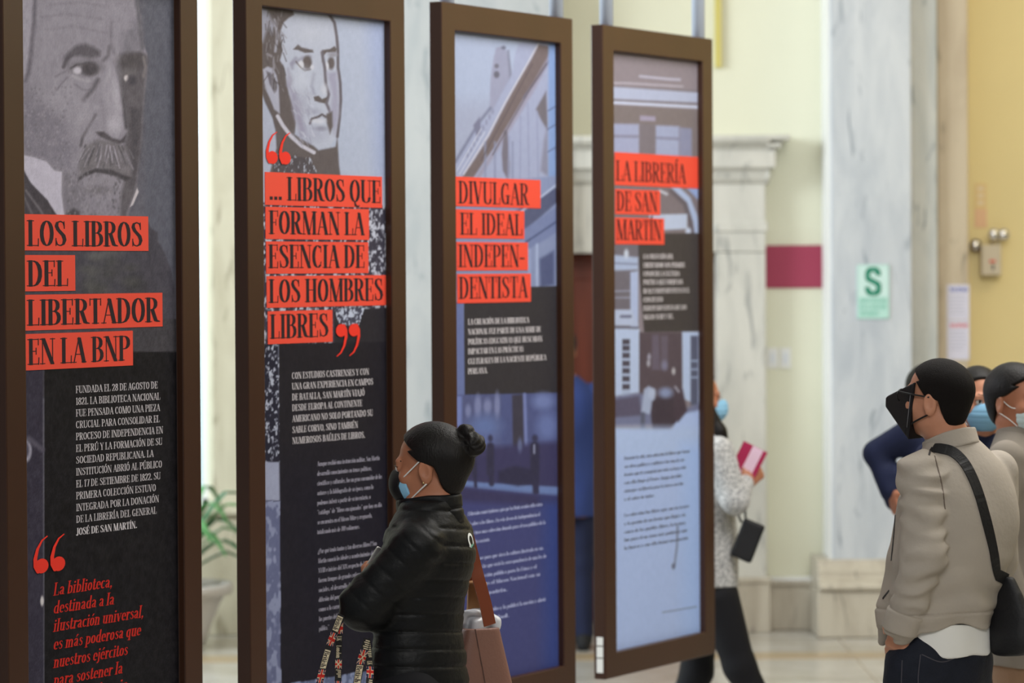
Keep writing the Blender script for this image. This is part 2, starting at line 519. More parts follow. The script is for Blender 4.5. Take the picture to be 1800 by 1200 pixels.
_lo, _hi = TN / 2, 1 - TN / 2
_XH = .64
_S_ = [(.40, .80), (.36, .93), (.25, _hi), (.13, .93), (.10, .79), (.16, .65), (.26, .54), (.37, .42), (.42, .25), (.37, .08), (.25, _lo), (.13, .06), (.08, .22)]
_s_ = [(.30, .50), (.26, .60), (.19, .625), (.11, .58), (.10, .47), (.19, .36), (.29, .25), (.30, .12), (.22, .02), (.14, .02), (.07, .15)]
G = {
    'A': (.58, t((.07, 0), (.28, 1)) + k((.29, .98), (.49, 0)) + h((.14, .33), (.42, .33)) + _sf(.07, _lo) + _sf(.49, _lo)),
    'B': (.54, _st(.13, 0, 1) + h((.1, _hi), (.26, _hi)) + m_(arc(.26, .76, .15, .225, 90, -90)) + h((.1, .53), (.27, .53)) + m_(arc(.27, .275, .18, .26, 90, -90)) + h((.1, _lo), (.27, _lo))),
    'C': (.54, m_(arc(.29, .5, .2, .485, 52, 308)) + t((.45, .97), (.45, .70)) + t((.42, .14), (.46, .26))),
    'D': (.60, _st(.13, 0, 1) + h((.1, _hi), (.25, _hi)) + m_(arc(.25, .5, .24, .485, 90, -90)) + h((.1, _lo), (.25, _lo))),
    'E': (.50, _st(.13, 0, 1) + h((.1, _hi), (.43, _hi)) + h((.1, .52), (.34, .52)) + h((.1, _lo), (.44, _lo)) + t((.43, 1), (.43, .76)) + t((.34, .64), (.34, .40)) + t((.44, 0), (.45, .26))),
    'F': (.47, _st(.13, 0, 1) + h((.1, _hi), (.43, _hi)) + h((.1, .50), (.34, .50)) + t((.43, 1), (.43, .76)) + t((.34, .62), (.34, .38))),
    'G': (.60, m_(arc(.29, .5, .2, .485, 52, 308)) + t((.45, .97), (.45, .70)) + _st(.45, .03, .42, 0, SE)),
    'H': (.62, _st(.13, 0, 1) + _st(.48, 0, 1) + h((.13, .52), (.48, .52))),
    'I': (.27, _st(.135, 0, 1)),
    'J': (.36, _st(.23, .16, 1, 0, SE) + m_([(.23, .2), (.21, .02), (.13, -.06), (.06, .0), (.06, .1)])),
    'K': (.58, _st(.13, 0, 1) + t((.16, .42), (.47, 1)) + k((.26, .58), (.48, 0)) + _sf(.47, _hi) + _sf(.49, _lo)),
    'L': (.48, _st(.13, 0, 1) + h((.1, _lo), (.43, _lo)) + t((.43, 0), (.44, .28))),
    'M': (.76, t((.10, 0), (.10, 1)) + k((.13, 1), (.37, 0)) + t((.37, 0), (.60, 1)) + _st(.63, 0, 1) + _sf(.10, _lo) + _sf(.11, _hi)),
    'N': (.62, t((.10, 0), (.10, 1)) + k((.13, 1), (.50, 0)) + t((.51, 0), (.51, 1)) + _sf(.10, _lo) + _sf(.51, _hi) + _sf(.09, _hi)),
    'O': (.58, m_(arc(.29, .5, .2, .485, 0, 360))),
    'P': (.51, _st(.13, 0, 1) + h((.1, _hi), (.27, _hi)) + m_(arc(.27, .73, .17, .255, 90, -90)) + h((.1, .475), (.27, .475))),
    'Q': (.58, m_(arc(.29, .5, .2, .485, 0, 360)) + [('w', [(.28, .02), (.32, -.14), (.44, -.2), (.52, -.14)], [.05, .12, .12, .03])]),
    'R': (.57, _st(.13, 0, 1) + h((.1, _hi), (.27, _hi)) + m_(arc(.27, .75, .16, .235, 90, -90)) + h((.1, .515), (.27, .515)) + k((.29, .5), (.43, .06), (.53, .02))),
    'S': (.50, [('w', _S_, [.03, .04, .05, .10, .14, .15, .16, .16, .14, .10, .05, .04, .03])] + t((.40, .97), (.41, .70)) + t((.075, .02), (.075, .3))),
    'T': (.52, _st(.26, 0, 1) + h((.05, _hi), (.47, _hi)) + t((.05, 1), (.05, .74)) + t((.47, 1), (.47, .74))),
    'U': (.60, _st(.13, .2, 1, 0, SE) + m_([(.13, .24), (.16, .08), (.24, .01), (.34, .0), (.44, .06), (.48, .22)]) + t((.49, .18), (.49, 1)) + _sf(.49, _hi)),
    'V': (.56, k((.09, 1), (.29, 0)) + t((.29, 0), (.48, 1)) + _sf(.08, _hi) + _sf(.48, _hi)),
    'X': (.58, k((.10, 1), (.48, 0)) + t((.09, 0), (.46, 1)) + _sf(.10, _hi) + _sf(.46, _hi) + _sf(.09, _lo) + _sf(.48, _lo)),
    'Y': (.56, k((.09, 1), (.28, .45)) + t((.29, .45), (.48, 1)) + _st(.28, 0, .48, SE, 0) + _sf(.08, _hi) + _sf(.48, _hi)),
    'Z': (.50, k((.39, .97), (.11, .03)) + h((.07, _hi), (.43, _hi)) + h((.07, _lo), (.44, _lo)) + t((.07, 1), (.07, .76)) + t((.44, 0), (.44, .26))),
    '0': (.50, m_(arc(.25, .5, .16, .485, 0, 360))), '1': (.34, _st(.18, 0, 1, SE, 0) + t((.06, .86), (.18, .98))),
    '2': (.47, m_([(.08, .74), (.12, .93), (.24, .985), (.36, .9), (.38, .72), (.32, .5), (.16, .2), (.07, .04)]) + h((.06, .03), (.41, .03)) + t((.41, .02), (.42, .22))),
    '7': (.46, h((.06, .96), (.42, .96)) + t((.06, 1), (.06, .74)) + k((.40, .96), (.22, 0))),
    '8': (.48, m_(arc(.24, .75, .13, .235, 0, 360)) + m_(arc(.24, .26, .165, .245, 0, 360))),
    '.': (.22, [('k', [(.11, .02), (.11, .13)])]), ',': (.22, [('k', [(.11, .02), (.11, .12)])] + t((.15, .04), (.08, -.14))),
    '-': (.34, [('w', [(.06, .36), (.28, .36)], [.09, .09]), ('w', [(.06, .40), (.28, .40)], [.09, .09])]), ' ': (.22, []),
    '?': (.42, m_([(.08, .78), (.13, .95), (.25, .98), (.35, .85), (.33, .66), (.22, .5), (.2, .3)]) + [('k', [(.2, .02), (.2, .13)])]),
    '¿': (.42, m_([(.34, -.04), (.29, -.2), (.17, -.22), (.07, -.1), (.09, .1), (.2, .26), (.21, .42)]) + [('k', [(.21, .56), (.21, .66)])]),
    '“': (.40, [('k', [(.1, .84), (.1, .92)]), ('k', [(.27, .84), (.27, .92)])] + t((.06, .86), (.14, 1.02)) + t((.23, .86), (.31, 1.02))),
    '”': (.40, [('k', [(.1, .88), (.1, .96)]), ('k', [(.27, .88), (.27, .96)])] + t((.14, .92), (.06, .76)) + t((.31, .92), (.23, .76))),
    # small letters
    'a': (.42, m_([(.08, .5), (.13, .61), (.22, .62), (.28, .5)]) + k((.29, .52), (.29, .04), (.38, .02)) + m_([(.29, .38), (.14, .3), (.09, .16), (.14, .03), (.27, .1)])),
    'b': (.46, _st(.12, 0, 1, 0, SE) + m_(arc(.24, .31, .13, .3, 130, -130))),
    'c': (.38, m_(arc(.21, .315, .13, .3, 50, 310))),
    'd': (.47, _st(.35, 0, 1, SE, 0) + m_(arc(.22, .31, .13, .3, 50, 310))),
    'e': (.40, m_(arc(.21, .315, .13, .3, 0, 310)) + h((.09, .34), (.33, .34))),
    'f': (.30, _st(.13, 0, .8, SE, 0) + m_([(.13, .78), (.15, .95), (.23, .99), (.29, .92)]) + h((.03, .61), (.25, .61))),
    'g': (.42, m_(arc(.19, .42, .11, .2, 0, 360)) + m_([(.12, .22), (.1, .12), (.25, .06), (.34, -.06), (.26, -.21), (.12, -.21), (.05, -.1), (.12, .02)]) + t((.27, .58), (.38, .63))),
    'h': (.48, _st(.12, 0, 1) + m_([(.13, .46), (.22, .61), (.31, .59), (.35, .46)]) + _st(.35, 0, .5, SE, 0)),
    'i': (.25, _st(.12, 0, .63) + [('k', [(.12, .80), (.12, .90)])]),
    'j': (.24, k((.13, .62), (.13, -.1), (.04, -.22)) + [('k', [(.13, .80), (.13, .90)])]),
    'l': (.25, _st(.12, 0, 1)),
    'm': (.70, _st(.12, 0, .63) + m_([(.13, .46), (.21, .61), (.29, .59), (.33, .46)]) + _st(.33, 0, .5, SE, 0) + m_([(.34, .46), (.43, .61), (.52, .59), (.56, .46)]) + _st(.56, 0, .5, SE, 0)),
    'n': (.48, _st(.12, 0, .63) + m_([(.13, .46), (.22, .61), (.31, .59), (.35, .46)]) + _st(.35, 0, .5, SE, 0)),
    'o': (.42, m_(arc(.21, .315, .13, .3, 0, 360))),
    'p': (.46, _st(.12, -.25, .63) + m_(arc(.24, .31, .13, .3, 130, -130))),
    'q': (.46, _st(.34, -.25, .63, SE, 0) + m_(arc(.22, .31, .13, .3, 50, 310))),
    'r': (.35, _st(.12, 0, .63) + m_([(.13, .42), (.2, .6), (.28, .62), (.31, .52)])),
    's': (.36, [('w', _s_, [.03, .04, .05, .1, .12, .13, .12, .1, .05, .04, .03])]),
    't': (.30, _st(.13, .05, .85, 0, 0) + h((.03, .61), (.26, .61)) + m_([(.13, .1), (.17, .01), (.25, .03), (.28, .12)])),
    'u': (.48, _st(.12, .1, .63, 0, SE) + m_([(.12, .16), (.16, .02), (.26, .02), (.33, .14)]) + _st(.35, 0, .63)),
    'v': (.44, k((.08, .62), (.22, 0)) + t((.22, 0), (.36, .62)) + _sf(.07, .62) + _sf(.36, .62)),
    'x': (.44, k((.08, .62), (.36, 0)) + t((.07, 0), (.35, .62))),
    'y': (.44, k((.08, .62), (.22, 0)) + t((.36, .62), (.2, -.12), (.08, -.22)) + _sf(.07, .62) + _sf(.36, .62)),
    'z': (.40, k((.30, .60), (.1, .02)) + h((.07, .61), (.33, .61)) + h((.07, .02), (.34, .02))),
}
_ACC = {'Á': 'A', 'É': 'E', 'Í': 'I', 'Ó': 'O', 'Ú': 'U', 'Ñ': 'N', 'á': 'a', 'é': 'e', 'í': 'i', 'ó': 'o', 'ú': 'u', 'ñ': 'n'}
_gc = {}


def glyph(ch, bold=1.0):
    key = (ch, bold)
    if key in _gc:
        return _gc[key]
    base = _ACC.get(ch, ch)
    adv, st = G.get(base, G['-'])
    polys = []
    for s in st:
        kd, pts = s[0], s[1]
        if kd == 'h': polys += pen_path(pts, TN, TN, TN)
        elif kd == 't': polys += pen_path(pts, TN, TN, TN * (1.35 if bold > 1 else 1.1))
        elif kd == 'k': polys += pen_path(pts, TH * bold, TN, TH * bold)
        elif kd == 'w': polys += pen_path(pts, TH, TN, [w_ * bold for w_ in s[2]])
        else: polys += pen_path(pts, TH * bold, TN)
    if ch in _ACC:
        y = 1.06 if ch.isupper() else (.76)
        x = adv * .5
        if ch in 'Ññ': polys += pen_path([(x - .12, y + .02), (x - .04, y + .06), (x + .04, y + .02), (x + .12, y + .06)], .05, .05, .05)
        else: polys += pen_path([(x - .03, y), (x + .07, y + .17)], .08, TN, [.05, .12])
    _gc[key] = (adv, polys)
    return _gc[key]


def text_width(s, track=0.0, bold=1.0):
    return sum(glyph(c, bold)[0] + track for c in s)


class Letters:
    """flat letters in a plane (u across, v up); every stroke sits a hair above the one before it"""
    def __init__(self, place, lift=0.0):
        self.mb, self.place, self.lift, self.i = MB(), place, lift, 0

    def poly(self, pts):
        e = self.lift + (self.i % 12) * 0.00002
        self.i += 1
        self.mb.add([self.place(u, v, e) for u, v in pts], [tuple(range(len(pts)))])

    def line(self, s, u, v, cap, width=None, slant=0.0, bold=1.0):
        w0 = text_width(s, 0, bold)
        sx = (width / w0) if width else cap
        x = 0.0
        for ch in s:
            adv, polys = glyph(ch, bold)
            for p in polys:
                self.poly([(u + (x + a + slant * b * cap / sx) * sx, v + b * cap) for a, b in p])
            x += adv
        return self

    def quote(self, u, v, wd, ht, flip=False):
        """a pair of big heavy quotation marks in the box u..u+wd, v..v+ht"""
        one = [(.86, 1.0), (.55, .90), (.28, .68), (.14, .42), (.16, .20), (.30, .06)]
        ww = [.06, .10, .15, .20, .22, .20]
        for j in range(2):
            parts = []
            for i in range(len(one) - 1):
                q = []
                for a in (i, i + 1):
                    x, y = one[a]; r = ww[a] / 2
                    q += [(x + r * math.cos(b) * 1.1, y + r * .45 * math.sin(b)) for b in [n * math.pi / 4 for n in range(8)]]
                parts.append(hull(q))
            parts.append([(.52 + .40 * math.cos(b), .21 + .20 * math.sin(b)) for b in [n * math.pi / 9 for n in range(18)]])
            for p in parts:
                pp = [(a * .5 + j * .5, b) for a, b in p]
                if flip: pp = [(1 - a, 1 - b) for a, b in pp]
                self.poly([(u + a * wd, v + b * ht) for a, b in pp])
        return self

# ================================================================== exhibition panels
PW, PH, RAIL, PTH = 1.012, 2.5606, 0.0987, 0.0524
PYAW, PTOP = 1.0745, 0.957
RECESS = .024
m_frame = mat('dark_brown_lacquered_wood', (62, 39, 28), .32, .4, var=.12, vscale=2.5, stretch=(1, 1, .5))
m_rod = mat('pale_grey_painted_steel', (206, 217, 236), .4, .5)
m_red = mat('vermilion_print', (226, 74, 56), .5, .3)
m_ink = mat('dark_ink', (38, 28, 34), .6, .2)
m_cream_ink = mat('pale_ink', (205, 200, 206), .6, .2)
m_lilac_ink = mat('lilac_ink', (176, 184, 226), .6, .2)
m_grey_ink = mat('grey_ink', (86, 88, 104), .6, .2)
m_red_ink = mat('red_ink', (226, 52, 38), .6, .2)
m_print = bpy.data.materials.new('printed_canvas'); m_print.use_nodes = True
_nt = m_print.node_tree; _b = _nt.nodes['Principled BSDF']
_a = _nt.nodes.new('ShaderNodeAttribute'); _a.attribute_name = 'print'
_nt.links.new(_a.outputs['Color'], _b.inputs['Base Color'])
_b.inputs['Roughness'].default_value = .45
_b.inputs['Specular IOR Level'].default_value = .10


def vnoise2(x, y, seed=0):
    tb = np.random.default_rng(seed).random((64, 64)).astype(np.float32)
    xi, yi = np.floor(x).astype(int), np.floor(y).astype(int)
    fx, fy = x - xi, y - yi
    fx, fy = fx * fx * (3 - 2 * fx), fy * fy * (3 - 2 * fy)
    g = lambda a, b: tb[a & 63, b & 63]
    return (g(xi, yi) * (1 - fx) + g(xi + 1, yi) * fx) * (1 - fy) + (g(xi, yi + 1) * (1 - fx) + g(xi + 1, yi + 1) * fx) * fy


class Panel:
    """one hanging panel; local x across the front, y into the panel, z up; pictures and words sit on the recessed print"""
    def __init__(self, i, label):
        j = i - 3
        self.org = np.array([.3601 + .6035 * j, 13.33 + 1.1845 * j, CAM_Z + PTOP - PH])
        yaw = PYAW + (.006 if i == 0 else 0)          # the nearest panel hangs turned a little further
        self.u = np.array([math.cos(yaw), math.sin(yaw), 0]); self.n = np.array([-math.sin(yaw), math.cos(yaw), 0])
        self.root = empty('exhibition_panel', self.org, yaw)
        tag(self.root, label, 'exhibition panel', 'tall framed exhibition panels hanging in a row')
        fr = MB()
        W_, H_, r, t_ = PW, PH, RAIL, PTH
        o = [(0, 0), (W_, 0), (W_, H_), (0, H_)]; q = [(r, r), (W_ - r, r), (W_ - r, H_ - r), (r, H_ - r)]
        vs = [(x, 0, z) for x, z in o] + [(x, 0, z) for x, z in q] + [(x, RECESS + .002, z) for x, z in q] + [(x, t_, z) for x, z in o]
        fs = []
        for a in range(4):
            b = (a + 1) % 4
            fs += [(a, b, 4 + b, 4 + a), (4 + a, 4 + b, 8 + b, 8 + a), (b, a, 12 + a, 12 + b)]
        fs += [(15, 14, 13, 12), (8, 9, 10, 11)]
        fr.add(vs, fs)
        fr.build('frame', m_frame, self.root, bevel=.004)
        for x in (.085, W_ - .085):
            MB().tube([(x, t_ * .5, H_), (x, t_ * .5, 5.6 - self.org[2] - .02)], .0275, 20).build('hanger_rod', m_rod, self.root, True)
        # print
        self.nu, self.nv = 210, 620
        U, V = np.meshgrid(np.linspace(r, W_ - r, self.nu), np.linspace(r, H_ - r, self.nv))
        self.U, self.V = U, V
        P = self.org + U[..., None] * self.u + V[..., None] * np.array([0, 0, 1.0]) + RECESS * self.n
        self.X, self.Y = project(P)
        self.C = np.zeros(U.shape + (3,))
        self.strips = []

    def uv(self, x, y):
        """panel coordinates of the print under photo position x, y"""
        d = px_dir(x, y); o = self.org + RECESS * self.n - np.array([0, 0, CAM_Z])
        p = d * ((self.n @ o) / (self.n @ d)) - o
        return float(p @ self.u), float(p[2])

    def place(self, lift):
        return lambda u, v, e: (u, RECESS - lift - e, v)

    # ---- painting on the print
    def fill(self, rgb): self.C[:] = rgb

    def _mix(self, a, rgb, alpha=1.0):
        a = np.clip(a, 0, 1)[..., None] * alpha
        self.C = self.C * (1 - a) + np.array(rgb, float) * a

    def poly(self, pts, rgb, soft=2.0, alpha=1.0):
        X, Y = self.X, self.Y
        pts = np.array(pts, float)
        lo, hi = pts.min(0) - 2 * soft - 2, pts.max(0) + 2 * soft + 2
        sel = (X > lo[0]) & (X < hi[0]) & (Y > lo[1]) & (Y < hi[1])
        if not sel.any(): return self
        x, y = X[sel], Y[sel]
        dmin = np.full(x.shape, 1e9); ins = np.zeros(x.shape, bool)
        for i in range(len(pts)):
            a, b = pts[i], pts[(i + 1) % len(pts)]
            e = b - a
            tt = np.clip(((x - a[0]) * e[0] + (y - a[1]) * e[1]) / max(e @ e, 1e-9), 0, 1)
            dmin = np.minimum(dmin, np.hypot(x - a[0] - tt * e[0], y - a[1] - tt * e[1]))
            c = ((a[1] > y) != (b[1] > y)) & (x < (b[0] - a[0]) * (y - a[1]) / (b[1] - a[1] + 1e-12) + a[0])
            ins ^= c
        sd = np.where(ins, dmin, -dmin)
        al = np.zeros(X.shape); al[sel] = np.clip(.5 + sd / (2 * max(soft, .3)), 0, 1)
        self._mix(al, rgb, alpha)
        return self

    def stroke(self, pts, w, rgb, soft=1.0, alpha=1.0):
        X, Y = self.X, self.Y
        pts = np.array(pts, float); d = np.full(X.shape, 1e9)
        for i in range(len(pts) - 1):
            a, b = pts[i], pts[i + 1]; e = b - a
            tt = np.clip(((X - a[0]) * e[0] + (Y - a[1]) * e[1]) / max(e @ e, 1e-9), 0, 1)
            d = np.minimum(d, np.hypot(X - a[0] - tt * e[0], Y - a[1] - tt * e[1]))
        self._mix(.5 + (w / 2 - d) / (2 * max(soft, .3)), rgb, alpha)
        return self

    def blob(self, cx, cy, rx, ry, rgb, soft=.3, alpha=1.0):
        k_ = np.hypot((self.X - cx) / rx, (self.Y - cy) / ry)
        self._mix((1 + soft - k_) / (2 * soft), rgb, alpha)
        return self

    def speckle(self, poly, dark, light, thr=.5, s=.25, seed=3):
        n_ = vnoise2(self.X * s * 1.8, self.Y * s, seed) * .6 + vnoise2(self.X * s * 4, self.Y * s * 2.4, seed + 1) * .4
        keep = self.C.copy()
        self.poly(poly, dark, 1.0)
        a = np.clip((n_ - thr) * 6, 0, 1)[..., None]
        inside = np.abs(self.C - keep).sum(-1, keepdims=True) > .5
        self.C = np.where(inside, self.C * (1 - a) + np.array(light, float) * a, self.C)
        return self

    def grain(self, amt=8, s=1.2, seed=5):
        n_ = vnoise2(self.U * 420, self.V * 260, seed) - .5 + (vnoise2(self.U * 60, self.V * 60, seed + 1) - .5) * .8
        self.C = np.clip(self.C + (n_ * amt)[..., None], 0, 255)
        return self

    def finish_print(self, gain=1.0):
        nu, nv = self.nu, self.nv
        v = np.stack([self.U, np.full(self.U.shape, RECESS), self.V], -1).reshape(-1, 3)
        i = np.arange(nu * nv).reshape(nv, nu)
        f = np.stack([i[:-1, :-1], i[:-1, 1:], i[1:, 1:], i[1:, :-1]], -1).reshape(-1, 4)
        o = mesh_obj('print', v, f, m_print, self.root)
        c = np.clip(self.C, 0, 255).reshape(-1, 3) / 255
        c = np.where(c <= .04045, c / 12.92, ((c + .055) / 1.055) ** 2.4) * gain
        at_ = o.data.color_attributes.new('print', 'FLOAT_COLOR', 'POINT')
        at_.data.foreach_set('color', np.concatenate([np.clip(c, 0, 1), np.ones((len(c), 1))], 1).astype(np.float32).ravel())
        return o

    # ---- words on the print
    def strip(self, x0, x1, ytop, ybot, text, tx0, tx1, base, cap, bold=1.0):
        u0, v1 = self.uv(x0, ytop); _, v0 = self.uv(x0, ybot); u1, _ = self.uv(x1, (ytop + ybot) / 2)
        u0 = max(u0, RAIL + .002); u1 = min(u1, PW - RAIL - .002)
        s = MB().box((u0, RECESS - .0015, v0), (u1, RECESS - .0002, v1)).build('headline_strip', m_red, self.root)
        a, vb = self.uv(tx0, base); b, _ = self.uv(tx1, base)
        _, vt = self.uv(tx0, base - cap)
        a = max(a, RAIL + .004)
        L = Letters(self.place(.0018)).line(text, a, vb, vt - vb, b - a, 0, bold)
        L.mb.build('lettering', m_ink, s)

    def lines(self, rows, cap, m, name='paragraph_text', slant=0.0, bold=1.0, ux=None):
        """rows: text, left x, baseline y there, right x"""
        L = Letters(self.place(.0006))
        for r in rows:
            s, x, y, xr = r[:4]
            bd = r[4] if len(r) > 4 else bold
            a, vb = self.uv(x, y); _, vt = self.uv(x, y - cap)
            # the right end lies on the same horizontal of the panel
            b, _ = self.uv(xr, y)
            if ux is not None:
                a, _ = self.uv(ux, y)
            L.line(s, a, vb, vt - vb, b - a, slant, bd)
        return L.mb.build(name, m, self.root)

    def quotes(self, x0, x1, y0, y1, flip=False):
        u0, v0 = self.uv(x0, y1); u1, _ = self.uv(x1, y1); _, v1 = self.uv(x0, y0)
        Letters(self.place(.0022)).quote(u0, v0, u1 - u0, v1 - v0, flip).mb.build('quotation_mark', m_red_ink, self.root)


# ---------------------------------------------------------------- first panel: elderly man's portrait
p = Panel(0, 'framed panel showing an elderly mustached man, headed LOS LIBROS DEL LIBERTADOR')
p.fill((94, 93, 105))
p.poly([(250, -80), (320, -80), (320, 520), (255, 420)], (90, 91, 104), 6)
p.poly([(30, -90), (236, -90), (242, 0), (247, 40), (251, 75), (259, 95), (259, 125), (254, 165), (251, 200), (249, 245), (243, 290), (240, 330), (230, 362), (221, 392), (105, 392), (106, 330), (80, 285), (30, 275)], (138, 134, 147), 2)
p.poly([(30, -90), (64, -90), (60, 20), (56, 70), (52, 100), (46, 138), (30, 150)], (150, 146, 160), 3)
p.stroke([(62, -20), (60, 40), (56, 75), (54, 100), (50, 128), (44, 142)], 7, (104, 100, 112), 3)
p.poly([(36, 150), (60, 165), (110, 210), (135, 250), (128, 300), (80, 285), (36, 272)], (122, 118, 132), 10, .8)
p.poly([(215, 60), (246, 30), (250, 80), (240, 96), (215, 100)], (118, 115, 127), 8)
p.stroke([(240, 0), (246, 45), (250, 85)], 6, (98, 96, 106), 3)
# shaded far side of the face
p.poly([(205, 112), (218, 97), (248, 90), (259, 98), (258, 130), (252, 190), (249, 245), (242, 300), (239, 335), (228, 364), (220, 392), (206, 392), (212, 345), (222, 300), (218, 262), (224, 225), (219, 185), (211, 150), (205, 130)], (92, 88, 96), 4)
p.poly([(228, 190), (248, 190), (245, 270), (236, 320), (228, 330), (230, 260)], (78, 75, 83), 5)
# brow, eyes
p.poly([(110, 118), (113, 100), (122, 90), (134, 80), (150, 76), (164, 82), (176, 90), (176, 99), (160, 103), (140, 98), (126, 100), (118, 112)], (90, 86, 96), 4)
p.stroke([(112, 118), (117, 104), (128, 96)], 5, (84, 80, 90), 2)
p.stroke([(192, 82), (190, 98), (182, 106)], 5, (104, 100, 110), 3)
p.stroke([(196, 40), (194, 75), (202, 95)], 4, (116, 112, 124), 3)
p.blob(150, 118, 28, 13, (112, 108, 118), .5)
p.blob(158, 121, 15, 12, (76, 72, 80), .3)
p.blob(136, 124, 7, 6, (186, 182, 196), .4)
p.stroke([(124, 120), (136, 113), (152, 112), (170, 118)], 3, (84, 80, 88), 1.5)
p.stroke([(128, 133), (142, 140), (158, 142)], 4, (156, 152, 164), 3)
p.stroke([(172, 140), (164, 156), (146, 176)], 7, (98, 94, 104), 3)
p.blob(196, 150, 10, 40, (140, 136, 149), .6)
p.blob(230, 108, 24, 15, (80, 76, 82), .4)
p.blob(226, 128, 12, 8, (104, 100, 106), .5)
p.blob(222, 137, 4, 5, (196, 190, 196), .4)
p.blob(232, 141, 8, 9, (74, 71, 80), .4)
p.stroke([(252, 100), (256, 118), (252, 135)], 4, (118, 113, 118), 2)
# nose
p.poly([(192, 110), (206, 150), (214, 190), (218, 222), (204, 236), (190, 230), (186, 180), (182, 140)], (150, 146, 159), 6)
p.blob(201, 220, 9, 13, (170, 166, 180), .8, .8)
p.poly([(168, 232), (182, 231), (198, 243), (212, 246), (222, 236), (220, 250), (206, 254), (188, 246), (176, 240)], (80, 76, 84), 2)
p.stroke([(168, 202), (156, 222), (145, 242), (142, 256)], 5, (92, 88, 97), 2)
# moustache
p.poly([(140, 278), (150, 256), (174, 244), (204, 250), (222, 260), (230, 286), (232, 312), (216, 310), (192, 300), (166, 297), (148, 306), (136, 312)], (112, 108, 116), 4)
for i in range(46):
    a = i / 45
    x0 = 150 + 76 * a + RNG.normal(0, 3); y0 = 258 + RNG.uniform(-4, 16)
    x1 = x0 + (a - .5) * 24 + RNG.normal(0, 3); y1 = y0 + RNG.uniform(14, 30)
    g_ = RNG.choice([82, 98, 140, 160]) * (1.0 if a < .75 else .8)
    p.stroke([(x0, y0), (x1, y1)], 2.2, (g_, g_ * .97, g_ * 1.06), 1.2, .75)
p.poly([(138, 312), (150, 303), (168, 296), (196, 298), (216, 307), (233, 313), (220, 318), (196, 308), (168, 303), (146, 312), (136, 320)], (72, 69, 76), 2)
p.blob(180, 318, 26, 9, (138, 134, 146), .5)
p.blob(172, 335, 26, 8, (112, 108, 118), .6)
p.poly([(110, 300), (140, 318), (150, 350), (140, 390), (112, 390)], (118, 114, 126), 6)
p.poly([(150, 345), (205, 342), (210, 392), (140, 392)], (132, 128, 141), 8)
p.poly([(118, 372), (130, 366), (140, 372), (140, 392), (115, 392)], (80, 77, 84), 3)
# furrows, hollow cheek, stubble
for q_ in ([(75, 30), (120, 24), (180, 34)], [(80, 52), (130, 46), (188, 58)], [(90, 8), (140, 4), (190, 12)]): p.stroke(q_, 3, (122, 118, 130), 3, .7)
p.blob(70, 215, 26, 48, (116, 112, 125), .8, .6); p.blob(100, 170, 30, 20, (148, 144, 157), .8, .7); p.blob(150, 205, 18, 26, (150, 146, 159), .8, .7)
p.stroke([(118, 136), (106, 150), (100, 158)], 2.5, (114, 110, 122), 2); p.stroke([(114, 126), (98, 134)], 2.5, (114, 110, 122), 2); p.stroke([(132, 148), (146, 158), (160, 158)], 3, (112, 108, 120), 2, .8)
p.stroke([(206, 118), (212, 150), (218, 188), (222, 224)], 5, (76, 73, 80), 3)
p.blob(206, 160, 6, 40, (164, 160, 174), .9, .7)
for i in range(240):
    x0, y0 = RNG.uniform(118, 212), RNG.uniform(300, 388)
    g_ = RNG.choice([98, 108, 146, 152]) * (1 if x0 < 195 else .72)
    p.blob(x0, y0, 1.5, 2.4, (g_, g_ * .97, g_ * 1.05), .6, .4)
for i in range(160):
    x0, y0 = RNG.uniform(40, 130), RNG.uniform(150, 300)
    g_ = RNG.choice([108, 150]); p.blob(x0, y0, 2, 2, (g_, g_ * .97, g_ * 1.06), .6, .45)
# collar and coat
p.poly([(30, 270), (58, 276), (82, 284), (96, 300), (109, 302), (108, 340), (113, 378), (114, 392), (96, 392), (84, 352), (62, 330), (50, 316), (40, 296), (30, 288)], (180, 176, 194), 1.5)
p.poly([(30, 292), (42, 300), (54, 322), (84, 353), (100, 378), (106, 394), (30, 394)], (70, 66, 74), 1.5)
p.stroke([(46, 335), (70, 368), (84, 392)], 3, (112, 108, 116), 2); p.stroke([(40, 340), (56, 375)], 3, (104, 100, 108), 2)
p.poly([(241, 330), (244, 337), (234, 360), (228, 364)], (184, 178, 186), 1)
p.poly([(30, 384), (258, 384), (264, 400), (277, 408), (278, 425), (290, 445), (302, 480), (306, 505), (306, 700), (30, 700)], (70, 68, 78), 2)
for i in range(16):
    x0, y0 = RNG.uniform(135, 260), RNG.uniform(390, 510)
    p.blob(x0, y0, RNG.uniform(8, 20), RNG.uniform(5, 14), (RNG.uniform(50, 110),) * 3, .8, .6)
p.poly([(78, 610), (320, 610), (320, 1400), (78, 1400)], (27, 26, 30), .8)
p.poly([(234, 560), (320, 560), (320, 618), (234, 618)], (66, 64, 70), 1)
p.poly([(20, 640), (75, 640), (77, 1400), (20, 1400)], (54, 51, 65), 1)
p.blob(45, 792, 11, 20, (150, 148, 165), .15); p.blob(43, 790, 8, 15, (80, 76, 92), .2)
p.stroke([(50, 770), (74, 790)], 9, (86, 83, 98), 3)
p.blob(74, 1056, 3, 9, (190, 186, 190), .3)
p.grain(14)
p.finish_print(1.12)
p.strip(42, 260, 376, 440, 'LOS LIBROS', 47, 250, 432, 45)
p.strip(43, 131.5, 448, 512, 'DEL', 47, 120, 503, 45)
p.strip(43, 285, 518, 581, 'LIBERTADOR', 47, 279, 572, 45)
p.strip(44, 233, 587, 651, 'EN LA BNP', 48, 228, 641, 45)
